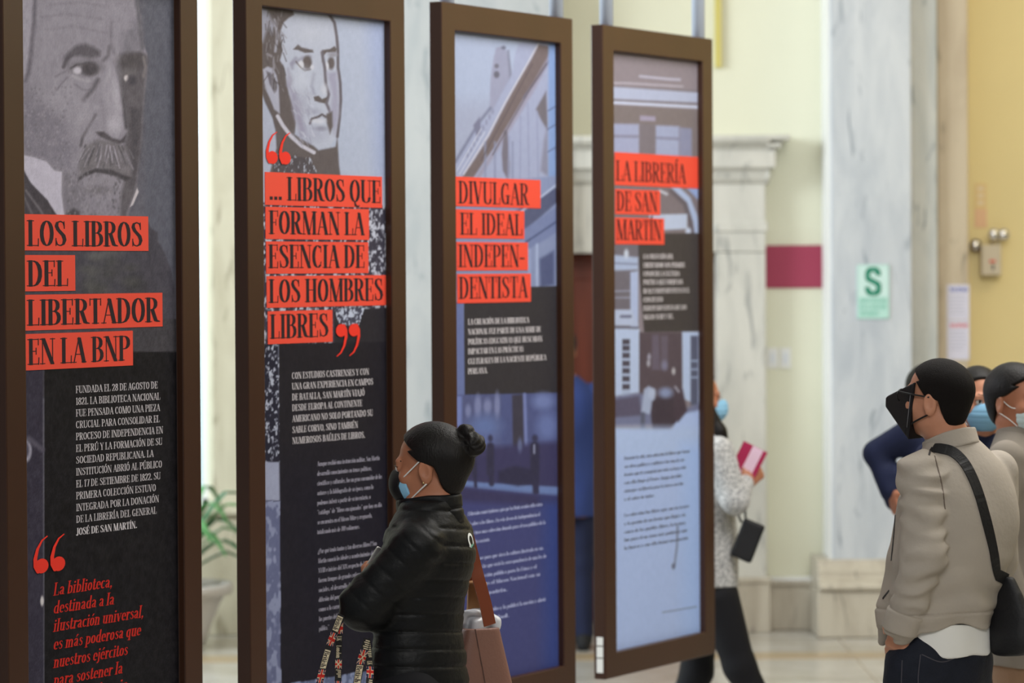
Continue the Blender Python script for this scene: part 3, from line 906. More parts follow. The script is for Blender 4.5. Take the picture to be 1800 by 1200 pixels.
_t = ['FUNDADA EL 28 DE AGOSTO DE', '1821. LA BIBLIOTECA NACIONAL', 'FUE PENSADA COMO UNA PIEZA', 'CRUCIAL PARA CONSOLIDAR EL', 'PROCESO DE INDEPENDENCIA EN', 'EL PERÚ Y LA FORMACIÓN DE SU', 'SOCIEDAD REPUBLICANA. LA', 'INSTITUCIÓN ABRIÓ AL PÚBLICO', 'EL 17 DE SETIEMBRE DE 1822. SU', 'PRIMERA COLECCIÓN ESTUVO', 'INTEGRADA POR LA DONACIÓN', 'DE LA LIBRERÍA DEL GENERAL', 'JOSÉ DE SAN MARTÍN.']
_y = [190, 268, 345, 422, 500, 578, 655, 733, 812, 890, 968, 1045, 1127]
_x = [927, 943, 942, 940, 962, 957, 900, 955, 945, 915, 935, 920, 790]
p.lines([(s, 132.8 + i * .08, 640 + y / 3.75, 30 + x / 3.75, 1.05 if i == 12 else .7) for i, (s, y, x) in enumerate(zip(_t, _y, _x))], 12.5, m_cream_ink)
p.quotes(57, 116, 945, 1010)
_t = ['La biblioteca,', 'destinada a la', 'ilustración universal,', 'es más poderosa que', 'nuestros ejércitos', 'para sostener la', 'independencia.']
p.lines([(s, 93, 1046.5 + i * 31.8, xr) for i, (s, xr) in enumerate(zip(_t, [197, 200, 252, 247, 224, 215, 230]))], 22, mat('deep_red_ink', (196, 42, 33), .6, .15), slant=.24, bold=.82)

# ---------------------------------------------------------------- second panel: young officer's portrait
p = Panel(1, 'framed panel showing a young man, with five red strips starting LIBROS QUE')
p.fill((172, 181, 205))
p.poly([(640, -20), (700, -20), (700, 320), (660, 320)], (160, 172, 206), 14)
sk, dk, md = (178, 184, 204), (98, 91, 94), (148, 148, 168)
p.poly([(488, 10), (580, 10), (590, 40), (594, 80), (594, 118), (598, 150), (598, 185), (595, 215), (592, 240), (580, 258), (562, 262), (540, 250), (515, 225), (500, 180), (488, 110)], sk, 2)
p.poly([(455, 0), (512, 10), (517, 26), (508, 31), (498, 40), (493, 55), (492, 72), (497, 88), (492, 106), (500, 120), (504, 145), (508, 165), (516, 190), (520, 215), (518, 236), (530, 244), (552, 257), (560, 264), (590, 258), (593, 240), (596, 290), (600, 320), (470, 320), (486, 260), (484, 228), (478, 205), (466, 180), (455, 150)], dk, 1.6)
p.poly([(455, 10), (470, 18), (482, 45), (478, 62), (470, 50), (462, 75), (455, 70)], (150, 152, 170), 3)
p.stroke([(482, 35), (488, 62), (484, 90)], 4, (168, 170, 188), 2); p.stroke([(470, 95), (480, 100), (482, 120)], 3, (150, 148, 160), 2)
p.poly([(455, 170), (466, 190), (478, 208), (483, 235), (484, 262), (470, 300), (455, 300)], (172, 178, 200), 2)
p.poly([(462, 122), (470, 117), (480, 120), (486, 132), (490, 152), (491, 175), (492, 200), (482, 192), (474, 172), (466, 155)], (168, 170, 190), 1.5)
p.poly([(468, 125), (476, 128), (482, 142), (481, 160), (474, 148)], (108, 104, 116), 1.5); p.blob(483, 152, 4, 9, (96, 92, 100), .4)
p.stroke([(488, 204), (497, 220), (512, 240), (530, 256), (552, 268)], 6.5, (192, 191, 208), 1)
p.stroke([(578, 24), (588, 40), (592, 65), (594, 88), (594, 118), (598, 145), (599, 175), (597, 205), (593, 240)], 5, (102, 97, 106), 1.2)
# brows, eyes
p.poly([(515, 87), (524, 78), (530, 83), (550, 88), (551, 92), (536, 93), (524, 88)], dk, 1.2)
p.poly([(566, 88), (580, 86), (588, 81), (592, 86), (590, 92), (574, 92), (567, 100), (566, 110)], dk, 1.2)
p.stroke([(514, 112), (522, 108), (532, 102), (545, 100)], 5, md, 3)
p.blob(540, 110, 8, 12, dk, .25); p.blob(529, 114, 5, 7, (206, 208, 220), .3)
p.stroke([(520, 108), (528, 118), (536, 124), (546, 122)], 2, dk, 1); p.blob(549, 118, 3, 4, (200, 202, 216), .4)
p.blob(582, 111, 6, 11, dk, .3); p.blob(574, 116, 4, 7, (204, 206, 220), .3); p.blob(585, 96, 8, 4, (146, 146, 160), .5)
p.stroke([(566, 92), (571, 120), (573, 150), (578, 166), (574, 182), (580, 196)], 5, (108, 103, 114), 1.5)
p.poly([(575, 128), (592, 126), (596, 200), (588, 238), (580, 200), (584, 170)], (158, 158, 182), 4)
p.poly([(551, 170), (560, 168), (566, 174), (576, 170), (572, 182), (562, 180), (553, 177)], dk, 1)
p.blob(570, 157, 5, 9, (192, 196, 212), .6)
p.stroke([(545, 217), (548, 209), (560, 205), (566, 201), (572, 205), (580, 205)], 4, (96, 90, 97), 1)
p.poly([(574, 200), (584, 196), (585, 222), (580, 236), (574, 214)], dk, 2)
p.blob(560, 213, 12, 4, (196, 199, 214), .5); p.blob(564, 226, 10, 4, (140, 142, 160), .6)
p.poly([(508, 150), (520, 160), (530, 200), (540, 238), (528, 242), (518, 205)], (150, 148, 172), 5)
p.poly([(506, 120), (516, 140), (512, 160), (504, 150)], (150, 148, 170), 4)
p.blob(548, 235, 22, 12, (158, 160, 184), .8, .6)
p.speckle([(482, 270), (545, 278), (560, 310), (480, 310)], (84, 79, 86), (176, 182, 200), .62, .16, 8)
for i in range(60):
    x0, y0 = RNG.uniform(464, 500), RNG.uniform(14, 150)
    p.stroke([(x0, y0), (x0 + RNG.normal(2, 4), y0 + RNG.uniform(8, 18))], 1.8, RNG.choice([(74, 68, 72), (134, 130, 140), (88, 82, 86)]), 1, .7)
for i in range(70):
    x0 = RNG.uniform(512, 548); y0 = RNG.uniform(150, 250)
    p.stroke([(x0, y0), (x0 + RNG.uniform(2, 8), y0 + RNG.uniform(4, 12))], 1.6, RNG.choice([(140, 140, 162), (196, 200, 216), (156, 158, 180)]), 1, .6)
p.blob(530, 140, 16, 18, (190, 196, 214), .8, .7); p.blob(545, 60, 26, 16, (188, 193, 210), .8, .6); p.blob(528, 185, 10, 18, (152, 152, 174), .8, .6)
p.stroke([(520, 102), (512, 112), (514, 120)], 4, (144, 144, 166), 3); p.stroke([(552, 130), (548, 150), (552, 165)], 4, (152, 154, 176), 3, .8); p.blob(552, 196, 10, 5, (152, 154, 176), .8, .7)
# band of coat seen between and beside the strips
p.speckle([(455, 356), (645, 360), (690, 362), (690, 604), (455, 604)], (62, 60, 74), (190, 194, 212), .52, .14, 4)
p.poly([(588, 545), (690, 540), (690, 1400), (588, 1400)], (45, 43, 50), 1)
p.speckle([(588, 543), (640, 541), (630, 570), (612, 572), (596, 566)], (70, 70, 88), (190, 198, 220), .45, .2, 6)
p.poly([(490, 604), (690, 600), (690, 1400), (490, 1400)], (36, 34, 42), .8)
p.poly([(490, 820), (690, 800), (690, 1400), (490, 1400)], (31, 30, 43), 60, .9)
p.speckle([(455, 604), (489, 604), (491, 812), (455, 812)], (40, 40, 56), (180, 186, 206), .56, .16, 12)
p.poly([(455, 812), (491, 812), (492, 880), (455, 880)], (158, 164, 192), 1.5)
p.stroke([(460, 880), (492, 881)], 3, (84, 86, 112), 1)
p.speckle([(455, 882), (492, 882), (494, 1400), (455, 1400)], (104, 110, 146), (142, 150, 184), .5, .06, 14)
p.speckle([(494, 1204), (690, 1172), (690, 1400), (494, 1400)], (96, 106, 140), (140, 152, 188), .5, .1, 15)
p.grain(7)
p.finish_print(.90)
p.strip(465, 671, 302, 360, '... LIBROS QUE', 472, 669, 351, 41)
p.strip(466, 648, 363, 420, 'FORMAN LA', 472, 640, 411, 41)
p.strip(467, 647, 424, 481, 'ESENCIA DE', 471, 641, 471, 41)
p.strip(468, 678, 485, 541, 'LOS HOMBRES', 472, 673, 532, 41)
p.strip(470, 584, 547, 605, 'LIBRES', 474, 577, 595, 42)
p.quotes(466, 512, 231, 288)
p.quotes(588, 633, 569, 626, True)
_t = ['CON ESTUDIOS CASTRENSES Y CON', 'UNA GRAN EXPERIENCIA EN CAMPOS', 'DE BATALLA, SAN MARTÍN VIAJÓ', 'DESDE EUROPA AL CONTINENTE', 'AMERICANO NO SOLO PORTANDO SU', 'SABLE CORVO, SINO TAMBIÉN', 'NUMEROSOS BAÚLES DE LIBROS.']
p.lines([(s, 512.7 + .15 * i, y, xr) for i, (s, y, xr) in enumerate(zip(_t, [666, 684.6, 703.6, 722.4, 741.6, 761, 780.4], [648.6, 655.8, 640.8, 636.7, 655.3, 629, 641.5]))], 11.5, m_cream_ink, bold=.75)
_t = ['Aunque recibió una instrucción militar, San Martín', 'desarrolló conocimientos en temas políticos,', 'científicos y culturales, fue un gran consumidor de los', 'autores y la bibliografía de su época, como lo', 'podemos inferir a partir de su inventario, o', '“catálogo” de “libros encajonados” que hoy en día', 'se encuentra en el Museo Mitre y resguarda,', 'totalizando más de 700 volúmenes.']
p.lines([(s, 557.2, 819 + 17.1 * i, xr) for i, (s, xr) in enumerate(zip(_t, [667, 653, 671, 656, 651, 670.7, 654, 632]))], 8.2, mat('dim_pale_ink', (150, 148, 166), .6), slant=.12)
_t = ['¿Por qué tenía tantos y tan diversos libros? San', 'Martín conoció los ideales y acontecimientos del siglo', 'XVIII e inicios del XIX respecto de la cultura', 'fueron tiempos de grandes reformas en las artes', 'sociales, el desarrollo de las ciencias, y la', 'difusión del pensamiento ilustrado en Europa', 'como a la carrera militar que lo llevaría', 'los puertos del Perú y al proyecto de una nación', 'pública.”']
p.lines([(s, 558.5 + .25 * i, 972.7 + 17 * i, xr) for i, (s, xr) in enumerate(zip(_t, [662, 668, 660, 664, 656, 660, 652, 662, 578]))], 8.2, mat('dim_pale_ink'), slant=.12)

# ---------------------------------------------------------------- third panel: old facade
p = Panel(2, 'framed panel with a tilted facade photograph, headed DIVULGAR EL IDEAL INDEPENDENTISTA')
p.fill((166, 178, 208))
p.poly([(790, 180), (880, 180), (850, 320), (790, 320)], (160, 168, 196), 20)
fc = (158, 166, 198)
p.poly([(868, 100), (872, 84), (886, 80), (894, 100), (900, 130), (900, 180), (860, 220), (862, 140)], (150, 154, 182), 2)
p.blob(873, 131, 5, 6, (104, 104, 122), .3); p.blob(873, 116, 4, 4, (112, 112, 130), .3); p.blob(885, 84, 4, 3, (112, 116, 140), .4)
p.stroke([(893, 90), (897, 130), (897, 160)], 4, (128, 132, 156), 2)
p.poly([(905, 95), (912, 75), (1000, 70), (1000, 330), (790, 330), (800, 280), (842, 215), (860, 205), (900, 130)], fc, 2)
p.stroke([(800, 285), (842, 215), (862, 190)], 5, (122, 128, 156), 2); p.poly([(832, 220), (843, 206), (846, 235), (838, 240)], (118, 120, 148), 2)
p.poly([(946, 78), (968, 82), (966, 100), (940, 145), (925, 165), (905, 200), (874, 252), (850, 285), (832, 312), (812, 312), (834, 280), (860, 240), (880, 200), (912, 140), (935, 102)], (114, 103, 108), 2)
p.stroke([(947, 76), (918, 128), (888, 180), (858, 238), (815, 306)], 2.5, (196, 196, 212), 1)
p.stroke([(968, 98), (940, 150), (905, 208), (872, 262), (840, 312)], 7, (150, 148, 172), 3)
p.stroke([(972, 96), (950, 130), (920, 172)], 3, (112, 110, 134), 1.5)
p.poly([(960, 160), (963, 230), (952, 212), (942, 192)], (112, 108, 120), 2)
p.poly([(962, 220), (964, 310), (950, 300), (956, 250)], (134, 136, 160), 3)
p.poly([(886, 228), (892, 232), (896, 290), (894, 318), (884, 300), (882, 270)], (116, 112, 128), 2)
for x in (853, 870, 901): p.stroke([(x, 250), (x, 325)], 3, (132, 140, 172), 2)
p.poly([(964, 70), (985, 70), (985, 330), (964, 330)], (132, 158, 208), 2)
for q_ in ([(895, 240), (893, 320)], [(915, 205), (914, 320)], [(928, 180), (930, 320)], [(944, 196), (946, 320)]): p.stroke(q_, 2, (142, 150, 184), 1.5)
for q_ in ([(936, 112), (906, 168), (876, 225), (846, 282)], [(960, 112), (930, 160), (898, 215), (866, 272)]): p.stroke(q_, 1.6, (92, 84, 94), 1)
for i in range(9): p.blob(822 + i * 5.5, 272 - i * 9.5, 2.4, 5, (140, 146, 176), .4)
for q_ in ([(803, 300), (846, 226)], [(808, 306), (852, 232)]): p.stroke(q_, 1.4, (196, 200, 220), 1)
for y in (190, 222, 262): p.stroke([(963, y + 5), (980, y - 5)], 2, (96, 108, 146), 1)
p.poly([(790, 326), (990, 308), (990, 510), (790, 510)], (134, 146, 184), 2)
p.poly([(905, 372), (990, 318), (990, 345), (930, 400), (905, 420)], (86, 92, 124), 2)
p.poly([(918, 405), (990, 355), (990, 400), (960, 420), (925, 440)], (118, 130, 172), 2)
p.stroke([(905, 380), (985, 320)], 4, (176, 188, 220), 1.5); p.stroke([(925, 425), (985, 385)], 3, (76, 86, 124), 1.5)
p.poly([(948, 455), (974, 440), (974, 500), (950, 505)], (84, 92, 130), 3)
p.stroke([(944, 430), (944, 505)], 4, (166, 180, 216), 2); p.stroke([(930, 440), (930, 480)], 5, (150, 164, 204), 3)
p.poly([(815, 530), (900, 505), (990, 502), (990, 693), (815, 696)], (56, 54, 60), 1)
p.poly([(790, 530), (815, 530), (817, 700), (790, 700)], (108, 120, 170), 1)
# street photograph
p.poly([(790, 694), (990, 690), (990, 880), (790, 880)], (84, 92, 140), 1)
p.poly([(790, 696), (814, 696), (814, 745), (800, 752), (790, 750)], (122, 136, 196), 2)
p.poly([(812, 696), (880, 694), (880, 790), (830, 800), (812, 760)], (88, 94, 136), 3)
for (x, y, rx, ry) in ((823, 722, 5, 11), (840, 714, 6, 20), (857, 714, 7, 13), (874, 712, 5, 22)): p.blob(x, y, rx, ry, (126, 134, 178), .4)
p.blob(852, 750, 26, 20, (104, 122, 176), .6); p.blob(838, 775, 30, 14, (100, 112, 166), .7)
p.poly([(900, 694), (920, 693), (921, 790), (902, 800)], (66, 64, 80), 2)
p.stroke([(922, 693), (925, 790)], 5, (124, 136, 192), 2)
p.blob(955, 705, 18, 14, (116, 130, 184), .5); p.blob(962, 750, 18, 24, (108, 122, 178), .5)
p.poly([(790, 792), (990, 775), (990, 862), (790, 850)], (66, 64, 102), 6)
p.poly([(790, 842), (850, 848), (920, 852), (990, 856), (990, 872), (930, 868), (850, 860), (790, 853)], (112, 134, 190), 2)
for (x, y0, y1, w_) in ((834, 785, 855, 8), (862, 770, 850, 13), (940, 770, 864, 16)):
    p.stroke([(x, y0 + 14), (x, y1 - 20)], w_, (56, 55, 80), 2); p.stroke([(x + 1, y1 - 25), (x + 2, y1)], w_ * .7, (58, 57, 84), 2); p.blob(x, y0, w_ * .32, 6, (62, 62, 90), .4)
p.stroke([(939, 782), (939, 796)], 3, (150, 156, 190), 1)
p.poly([(876, 828), (905, 818), (936, 826), (936, 850), (910, 854), (876, 846)], (56, 55, 82), 3)
p.blob(914, 782, 4, 12, (100, 108, 150), .5)
p.poly([(790, 853), (850, 860), (930, 868), (990, 873), (990, 1400), (790, 1400)], (72, 76, 128), 1.5)
p.poly([(790, 853), (850, 860), (930, 868), (990, 873), (990, 890), (790, 880)], (64, 62, 100), 6)
p.poly([(955, 880), (990, 880), (990, 1400), (955, 1400)], (62, 76, 140), 14)
p.grain(5)
p.finish_print(.86)
p.strip(800, 949.5, 310, 362, 'DIVULGAR', 805, 929, 357, 39, .86)
p.strip(801, 921, 367.5, 418.5, 'EL IDEAL', 808, 918, 412, 38, .86)
p.strip(802, 927.5, 425, 475.5, 'INDEPEN-', 805, 922, 469, 39, .86)
p.strip(803, 932.5, 481.5, 533, 'DENTISTA', 806, 927, 525, 38, .86)
_t = ['LA CREACIÓN DE LA BIBLIOTECA', 'NACIONAL FUE PARTE DE UNA SERIE DE', 'POLÍTICAS EDUCATIVAS QUE BUSCABAN', 'IMPACTAR EN LAS PRÁCTICAS', 'CULTURALES DE LA NACIENTE REPÚBLICA', 'PERUANA.']
p.lines([(s, 822.5, y, xr) for s, y, xr in zip(_t, [570.5, 588, 605.5, 622.5, 640, 657.5], [930, 950.7, 953, 920, 960, 857])], 10, m_cream_ink)
_r = [('El libertador asumió el gobierno y quiso que San Martín, en ambas orillas viviera', 816, 907, 953), ('el saber a los libros. En este deseo de independencia el', 825, 923.7, 949), ('país tuvo una colección donada para el uso público de la', 830.7, 939, 958.6), ('república naciente.', 834.5, 954.4, 861),
      ('Estudiosos para que sirva la cultura ilustrada en sus', 845, 983, 954.6), ('libros con los que vivió la correspondencia de una ley de', 850, 997.5, 960), ('la instrucción pública para la Lima y el', 855.6, 1013, 943), ('del Perú es el Museo Nacional con su', 859.4, 1027, 949), ('nueva patria.', 861, 1043.5, 892),
      ('Biblioteca de todos y la publicó la nación y abrió', 866, 1073, 958.6), ('en la ciudad.', 869, 1088.6, 895)]
p.lines(_r, 6.6, m_lilac_ink, slant=.1, ux=822)

# ---------------------------------------------------------------- fourth panel: doorway photograph
p = Panel(3, 'framed panel with an old doorway photograph, headed LA LIBRERÍA DE SAN MARTÍN')
p.fill((132, 124, 134))
p.poly([(1060, 150), (1260, 160), (1260, 175), (1060, 162)], (118, 112, 122), 2)
p.stroke([(1125, 134), (1175, 139), (1195, 140)], 4, (172, 172, 194), 1.5); p.stroke([(1060, 146), (1100, 146), (1200, 152)], 3, (170, 166, 182), 1.5)
p.poly([(1060, 151), (1260, 165), (1260, 182), (1060, 173)], (164, 172, 200), 1.5)
p.stroke([(1060, 175), (1260, 184)], 2, (104, 100, 112), 1); p.stroke([(1060, 179), (1260, 190)], 5, (182, 190, 216), 1)
p.poly([(1060, 184), (1260, 194), (1260, 280), (1060, 280)], (118, 110, 114), 1.5)
p.poly([(1060, 217), (1124, 218), (1124, 275), (1060, 275)], (150, 156, 188), 2); p.stroke([(1060, 239), (1124, 240)], 4, (124, 124, 146), 2)
p.poly([(1152, 220), (1194, 222), (1194, 275), (1152, 275)], (150, 158, 190), 2); p.stroke([(1152, 242), (1210, 245)], 4, (122, 124, 150), 2)
p.poly([(1194, 224), (1216, 226), (1216, 275), (1194, 275)], (130, 134, 164), 2)
p.poly([(1124, 217), (1152, 219), (1152, 275), (1124, 275)], (116, 110, 120), 2); p.poly([(1125, 203), (1152, 205), (1152, 213), (1125, 212)], (152, 146, 172), 1.5)
p.poly([(1060, 322), (1260, 326), (1260, 420), (1060, 420)], (118, 110, 118), 1)
p.stroke([(1185, 328), (1208, 350), (1220, 380), (1226, 412)], 12, (160, 176, 212), 2); p.stroke([(1180, 336), (1204, 358), (1214, 390), (1218, 420)], 8, (96, 90, 100), 2)
p.poly([(1205, 328), (1235, 328), (1235, 360)], (140, 160, 208), 2)
p.poly([(1140, 377), (1208, 376), (1208, 402), (1150, 405)], (176, 188, 216), 1.5); p.blob(1210, 406, 5, 6, (180, 192, 220), .4)
p.stroke([(1160, 335), (1172, 341)], 4, (190, 196, 214), 2)
p.poly([(1120, 411), (1260, 409), (1260, 582), (1132, 584), (1120, 430)], (66, 62, 64), 1)
p.poly([(1060, 425), (1122, 425), (1122, 600), (1060, 600)], (106, 102, 114), 1)
p.poly([(1060, 446), (1122, 452), (1122, 474), (1060, 476)], (160, 174, 206), 2); p.blob(1101, 446, 4, 8, (186, 196, 216), .4); p.stroke([(1060, 462), (1120, 464)], 3, (122, 130, 160), 1.5)
p.poly([(1108, 478), (1122, 476), (1122, 576), (1108, 574)], (164, 178, 214), 1.5); p.stroke([(1060, 512), (1108, 511)], 2, (150, 156, 180), 1); p.stroke([(1060, 523), (1108, 523)], 2, (150, 156, 180), 1)
p.poly([(1060, 544), (1110, 544), (1122, 572), (1060, 572)], (170, 182, 212), 1.5); p.stroke([(1092, 556), (1108, 556)], 5, (104, 108, 134), 1.5)
p.stroke([(1060, 575), (1122, 575)], 2, (96, 100, 124), 1)
# doorway with people
p.poly([(1060, 577), (1124, 578), (1124, 690), (1060, 700)], (172, 188, 222), 1.5)
p.poly([(1124, 584), (1200, 584), (1200, 740), (1124, 735)], (84, 74, 84), 1.5)
p.poly([(1199, 583), (1235, 583), (1235, 715), (1200, 700)], (172, 190, 226), 1.5)
p.poly([(1093, 597), (1108, 597), (1108, 720), (1093, 720)], (160, 174, 206), 1)
for y in (600, 611, 624, 638, 651, 665, 679): p.poly([(1094, y - 4), (1107, y - 4), (1107, y + 5), (1094, y + 5)], (74, 70, 84), 1)
p.poly([(1214, 590), (1227, 590), (1227, 712), (1214, 712)], (88, 92, 116), 1.5)
for y in (634, 649, 663): p.stroke([(1213, y), (1228, y)], 3, (150, 166, 200), 1)
p.poly([(1146, 588), (1158, 588), (1160, 650), (1146, 650)], (100, 92, 110), 2); p.poly([(1162, 590), (1174, 590), (1174, 650), (1162, 650)], (98, 90, 106), 2)
p.poly([(1060, 700), (1124, 690), (1200, 720), (1235, 706), (1235, 745), (1060, 748)], (112, 118, 152), 3)
p.poly([(1060, 705), (1124, 695), (1128, 730), (1060, 735)], (88, 84, 108), 3)
p.poly([(1190, 728), (1235, 720), (1235, 760), (1180, 760)], (166, 186, 232), 3)
p.poly([(1132, 684), (1140, 678), (1152, 684), (1150, 706), (1142, 728), (1127, 724), (1130, 700)], (156, 168, 200), 2)
p.stroke([(1130, 728), (1130, 758)], 8, (88, 92, 114), 2); p.blob(1146, 692, 6, 8, (170, 182, 212), .5)
p.poly([(1146, 706), (1160, 694), (1182, 690), (1192, 720), (1190, 740), (1172, 760), (1148, 760), (1144, 730)], (66, 58, 70), 2)
p.poly([(1184, 680), (1200, 684), (1208, 722), (1192, 742), (1184, 730)], (72, 62, 74), 2)
p.blob(1170, 690, 12, 9, (130, 142, 180), .5); p.blob(1140, 638, 3, 6, (160, 160, 176), .5); p.blob(1184, 652, 3, 6, (180, 180, 190), .5); p.blob(1168, 642, 5, 8, (122, 122, 150), .6); p.blob(1141, 627, 3, 6, (150, 150, 170), .5); p.stroke([(1187, 680), (1193, 688)], 4, (150, 150, 170), 1.5)
p.poly([(1060, 752), (1140, 756), (1235, 752), (1260, 752), (1260, 1400), (1060, 1400)], (166, 186, 232), 3)  # lower page, with the bluish tint of glossy reflections mixed into its colour
p.poly([(1060, 752), (1140, 750), (1235, 752), (1235, 800), (1060, 800)], (168, 188, 230), 8)
p.poly([(1200, 780), (1240, 780), (1240, 1160), (1200, 1160)], (160, 186, 238), 16)
p.stroke([(1191, 925), (1190, 960), (1186, 992)], 3, (118, 126, 152), 1.5); p.blob(1184, 995, 3, 5, (98, 104, 128), .5)
p.stroke([(1165, 1076), (1224, 1066)], 1.5, (100, 104, 124), .8)
p.grain(5)
p.finish_print(1.0)
p.strip(1080, 1228, 267, 325, 'LA LIBRERÍA', 1082, 1205, 317, 35, .8)
p.strip(1081, 1160, 332, 376, 'DE SAN', 1083, 1155, 370, 34, .8)
p.strip(1081, 1167, 382, 429, 'MARTÍN', 1083, 1162, 421, 35, .8)
_t = ['LA COLECCIÓN DEL', 'LIBERTADOR NOS PERMITE', 'CONOCER LA CULTURA', 'POLÍTICA QUE FORJÓ LOS', 'IDEALES INDEPENDENTISTAS EN EL', 'CONTEXTO', 'INDEPENDENTISTA DE LOS', 'SIGLOS XVIII Y XIX.']
p.lines([(s, 1130.6, y, xr) for s, y, xr in zip(_t, [454.7, 470, 485.2, 500, 515.6, 531, 546, 561.5], [1183.7, 1203.9, 1194.5, 1200, 1211.9, 1165, 1206.9, 1183.7])], 8.6, m_cream_ink)
_t = ['Durante la vida, una colección de libros que formó', 'sus ideas políticas y militares fue uno de sus', 'tesoros que le acompañó por toda su larga vida', 'con ella llegó al Perú y luego decidió', 'entregar su librería para la nueva nación', 'y el saber de todos.']
p.lines([(s, 1097, y, xr) for s, y, xr in zip(_t, [808, 822.5, 836.6, 851, 865.4, 880], [1212, 1203, 1205.6, 1198, 1201, 1150.6])], 5.6, m_grey_ink, slant=.1)
_t = ['La colección fue libros que son un tesoro', 'y la pasión de un lector que llegó a la', 'causa de los pueblos libres, la lectura', 'fue para él un arma más poderosa que', 'la fuerza y con ella formó una nación']
p.lines([(s, 1097, y, xr) for s, y, xr in zip(_t, [908, 923, 937.6, 951.6, 966], [1210.8, 1204.7, 1204.7, 1208, 1209])], 5.6, m_grey_ink, slant=.1)
# worn paper tags stuck to the edge of the frame
for y0, y1 in ((1121, 1136), (1138, 1157), (1159, 1184)):
    zt, zb = (float(at(1051, y, 13.31)[2]) - p.org[2] for y in (y0, y1))
    MB().box((-.0015, .012, zb), (0, .040, zt)).build('paper_tag', m_white, p.root, bevel=.0005)

# ================================================================== people: smooth bodies from distance fields
f32 = np.float32


def smin(a, b, k_):
    h_ = np.clip(.5 + .5 * (b - a) / k_, 0, 1)
    return b * (1 - h_) + a * h_ - k_ * h_ * (1 - h_)


def smax(a, b, k_): return -smin(-a, -b, k_)


def cap(P, a, b, r1, r2=None):
    a, b = np.asarray(a, f32), np.asarray(b, f32)
    r2 = r1 if r2 is None else r2
    ab = b - a
    t_ = np.clip(((P - a) @ ab) / max(float(ab @ ab), 1e-9), 0, 1)
    return np.linalg.norm(P - a - t_[:, None] * ab, axis=1) - (r1 + (r2 - r1) * t_)


def ell(P, c, r, R=None):
    q = P - np.asarray(c, f32)
    if R is not None: q = q @ np.asarray(R, f32)
    r = np.asarray(r, f32)
    k0 = np.linalg.norm(q / r, axis=1); k1 = np.linalg.norm(q / (r * r), axis=1) + 1e-9
    return k0 * (k0 - 1) / k1


def rbox(P, c, hs, r, R=None):
    q = P - np.asarray(c, f32)
    if R is not None: q = q @ np.asarray(R, f32)
    q = np.abs(q) - (np.asarray(hs, f32) - r)
    return np.linalg.norm(np.maximum(q, 0), axis=1) + np.minimum(q.max(1), 0) - r


def chain(P, pts, rad, k_=.02):
    d = None
    for i in range(len(pts) - 1):
        c = cap(P, pts[i], pts[i + 1], rad[i], rad[i + 1])
        d = c if d is None else smin(d, c, k_)
    return d


_T3 = np.random.default_rng(5).random((32, 32, 32)).astype(f32)


def noise3(P, sc):
    q = P * np.asarray(sc, f32)
    i = np.floor(q).astype(np.int32); fr = q - i
    fr = fr * fr * (3 - 2 * fr); i &= 31; j = (i + 1) & 31
    x0, y0, z0, x1, y1, z1 = i[:, 0], i[:, 1], i[:, 2], j[:, 0], j[:, 1], j[:, 2]
    fx, fy, fz = fr[:, 0], fr[:, 1], fr[:, 2]
    a = _T3[x0, y0, z0] * (1 - fx) + _T3[x1, y0, z0] * fx; b = _T3[x0, y1, z0] * (1 - fx) + _T3[x1, y1, z0] * fx
    c = _T3[x0, y0, z1] * (1 - fx) + _T3[x1, y0, z1] * fx; d = _T3[x0, y1, z1] * (1 - fx) + _T3[x1, y1, z1] * fx
    return (a * (1 - fy) + b * fy) * (1 - fz) + (c * (1 - fy) + d * fy) * fz


class Frame:
    """body-local axes: right, forward, up"""
    def __init__(self, o, fwd_deg, pitch=0.0, roll=0.0):
        a = math.radians(fwd_deg)            # 0 faces left in the photo, 90 faces away from us, 180 faces right, 270 faces us
        f = np.array([-math.cos(a), math.sin(a), 0.0]); r = np.array([f[1], -f[0], 0.0]); u = np.array([0, 0, 1.0])
        p_ = math.radians(pitch)
        f, u = f * math.cos(p_) + u * math.sin(p_), u * math.cos(p_) - f * math.sin(p_)
        q_ = math.radians(roll)
        r, u = r * math.cos(q_) + u * math.sin(q_), u * math.cos(q_) - r * math.sin(q_)
        self.o, self.M = np.asarray(o, float), np.stack([r, f, u], 1)

    def loc(self, P): return (P - self.o.astype(f32)) @ self.M.astype(f32)
    def pt(self, r, f, u): return self.o + self.M @ np.array([r, f, u], float)
    def vec(self, r, f, u): return self.M @ np.array([r, f, u], float)


def loft(q, rings, e=2.0, n=48):
    """upright form through rings (z, right, forward, half width, half depth) in a body frame"""
    R = np.array(rings, float); z = R[:, 0]
    zz = np.linspace(z[0], z[-1], n)
    def cub(v):
        m = np.gradient(v, z)
        i = np.clip(np.searchsorted(z, zz) - 1, 0, len(z) - 2)
        hh = z[i + 1] - z[i]; t_ = (zz - z[i]) / hh
        return (2 * t_ ** 3 - 3 * t_ ** 2 + 1) * v[i] + (t_ ** 3 - 2 * t_ ** 2 + t_) * hh * m[i] + (-2 * t_ ** 3 + 3 * t_ ** 2) * v[i + 1] + (t_ ** 3 - t_ ** 2) * hh * m[i + 1]
    cx, cy, rx, ry = (np.interp(q[:, 2], zz, cub(R[:, c])) for c in (1, 2, 3, 4))
    k_ = (np.abs((q[:, 0] - cx) / rx) ** e + np.abs((q[:, 1] - cy) / ry) ** e) ** (1 / e)
    d = (k_ - 1) * np.minimum(rx, ry)
    return smax(smax(d, q[:, 2] - z[-1], .012), z[0] - q[:, 2], .006)


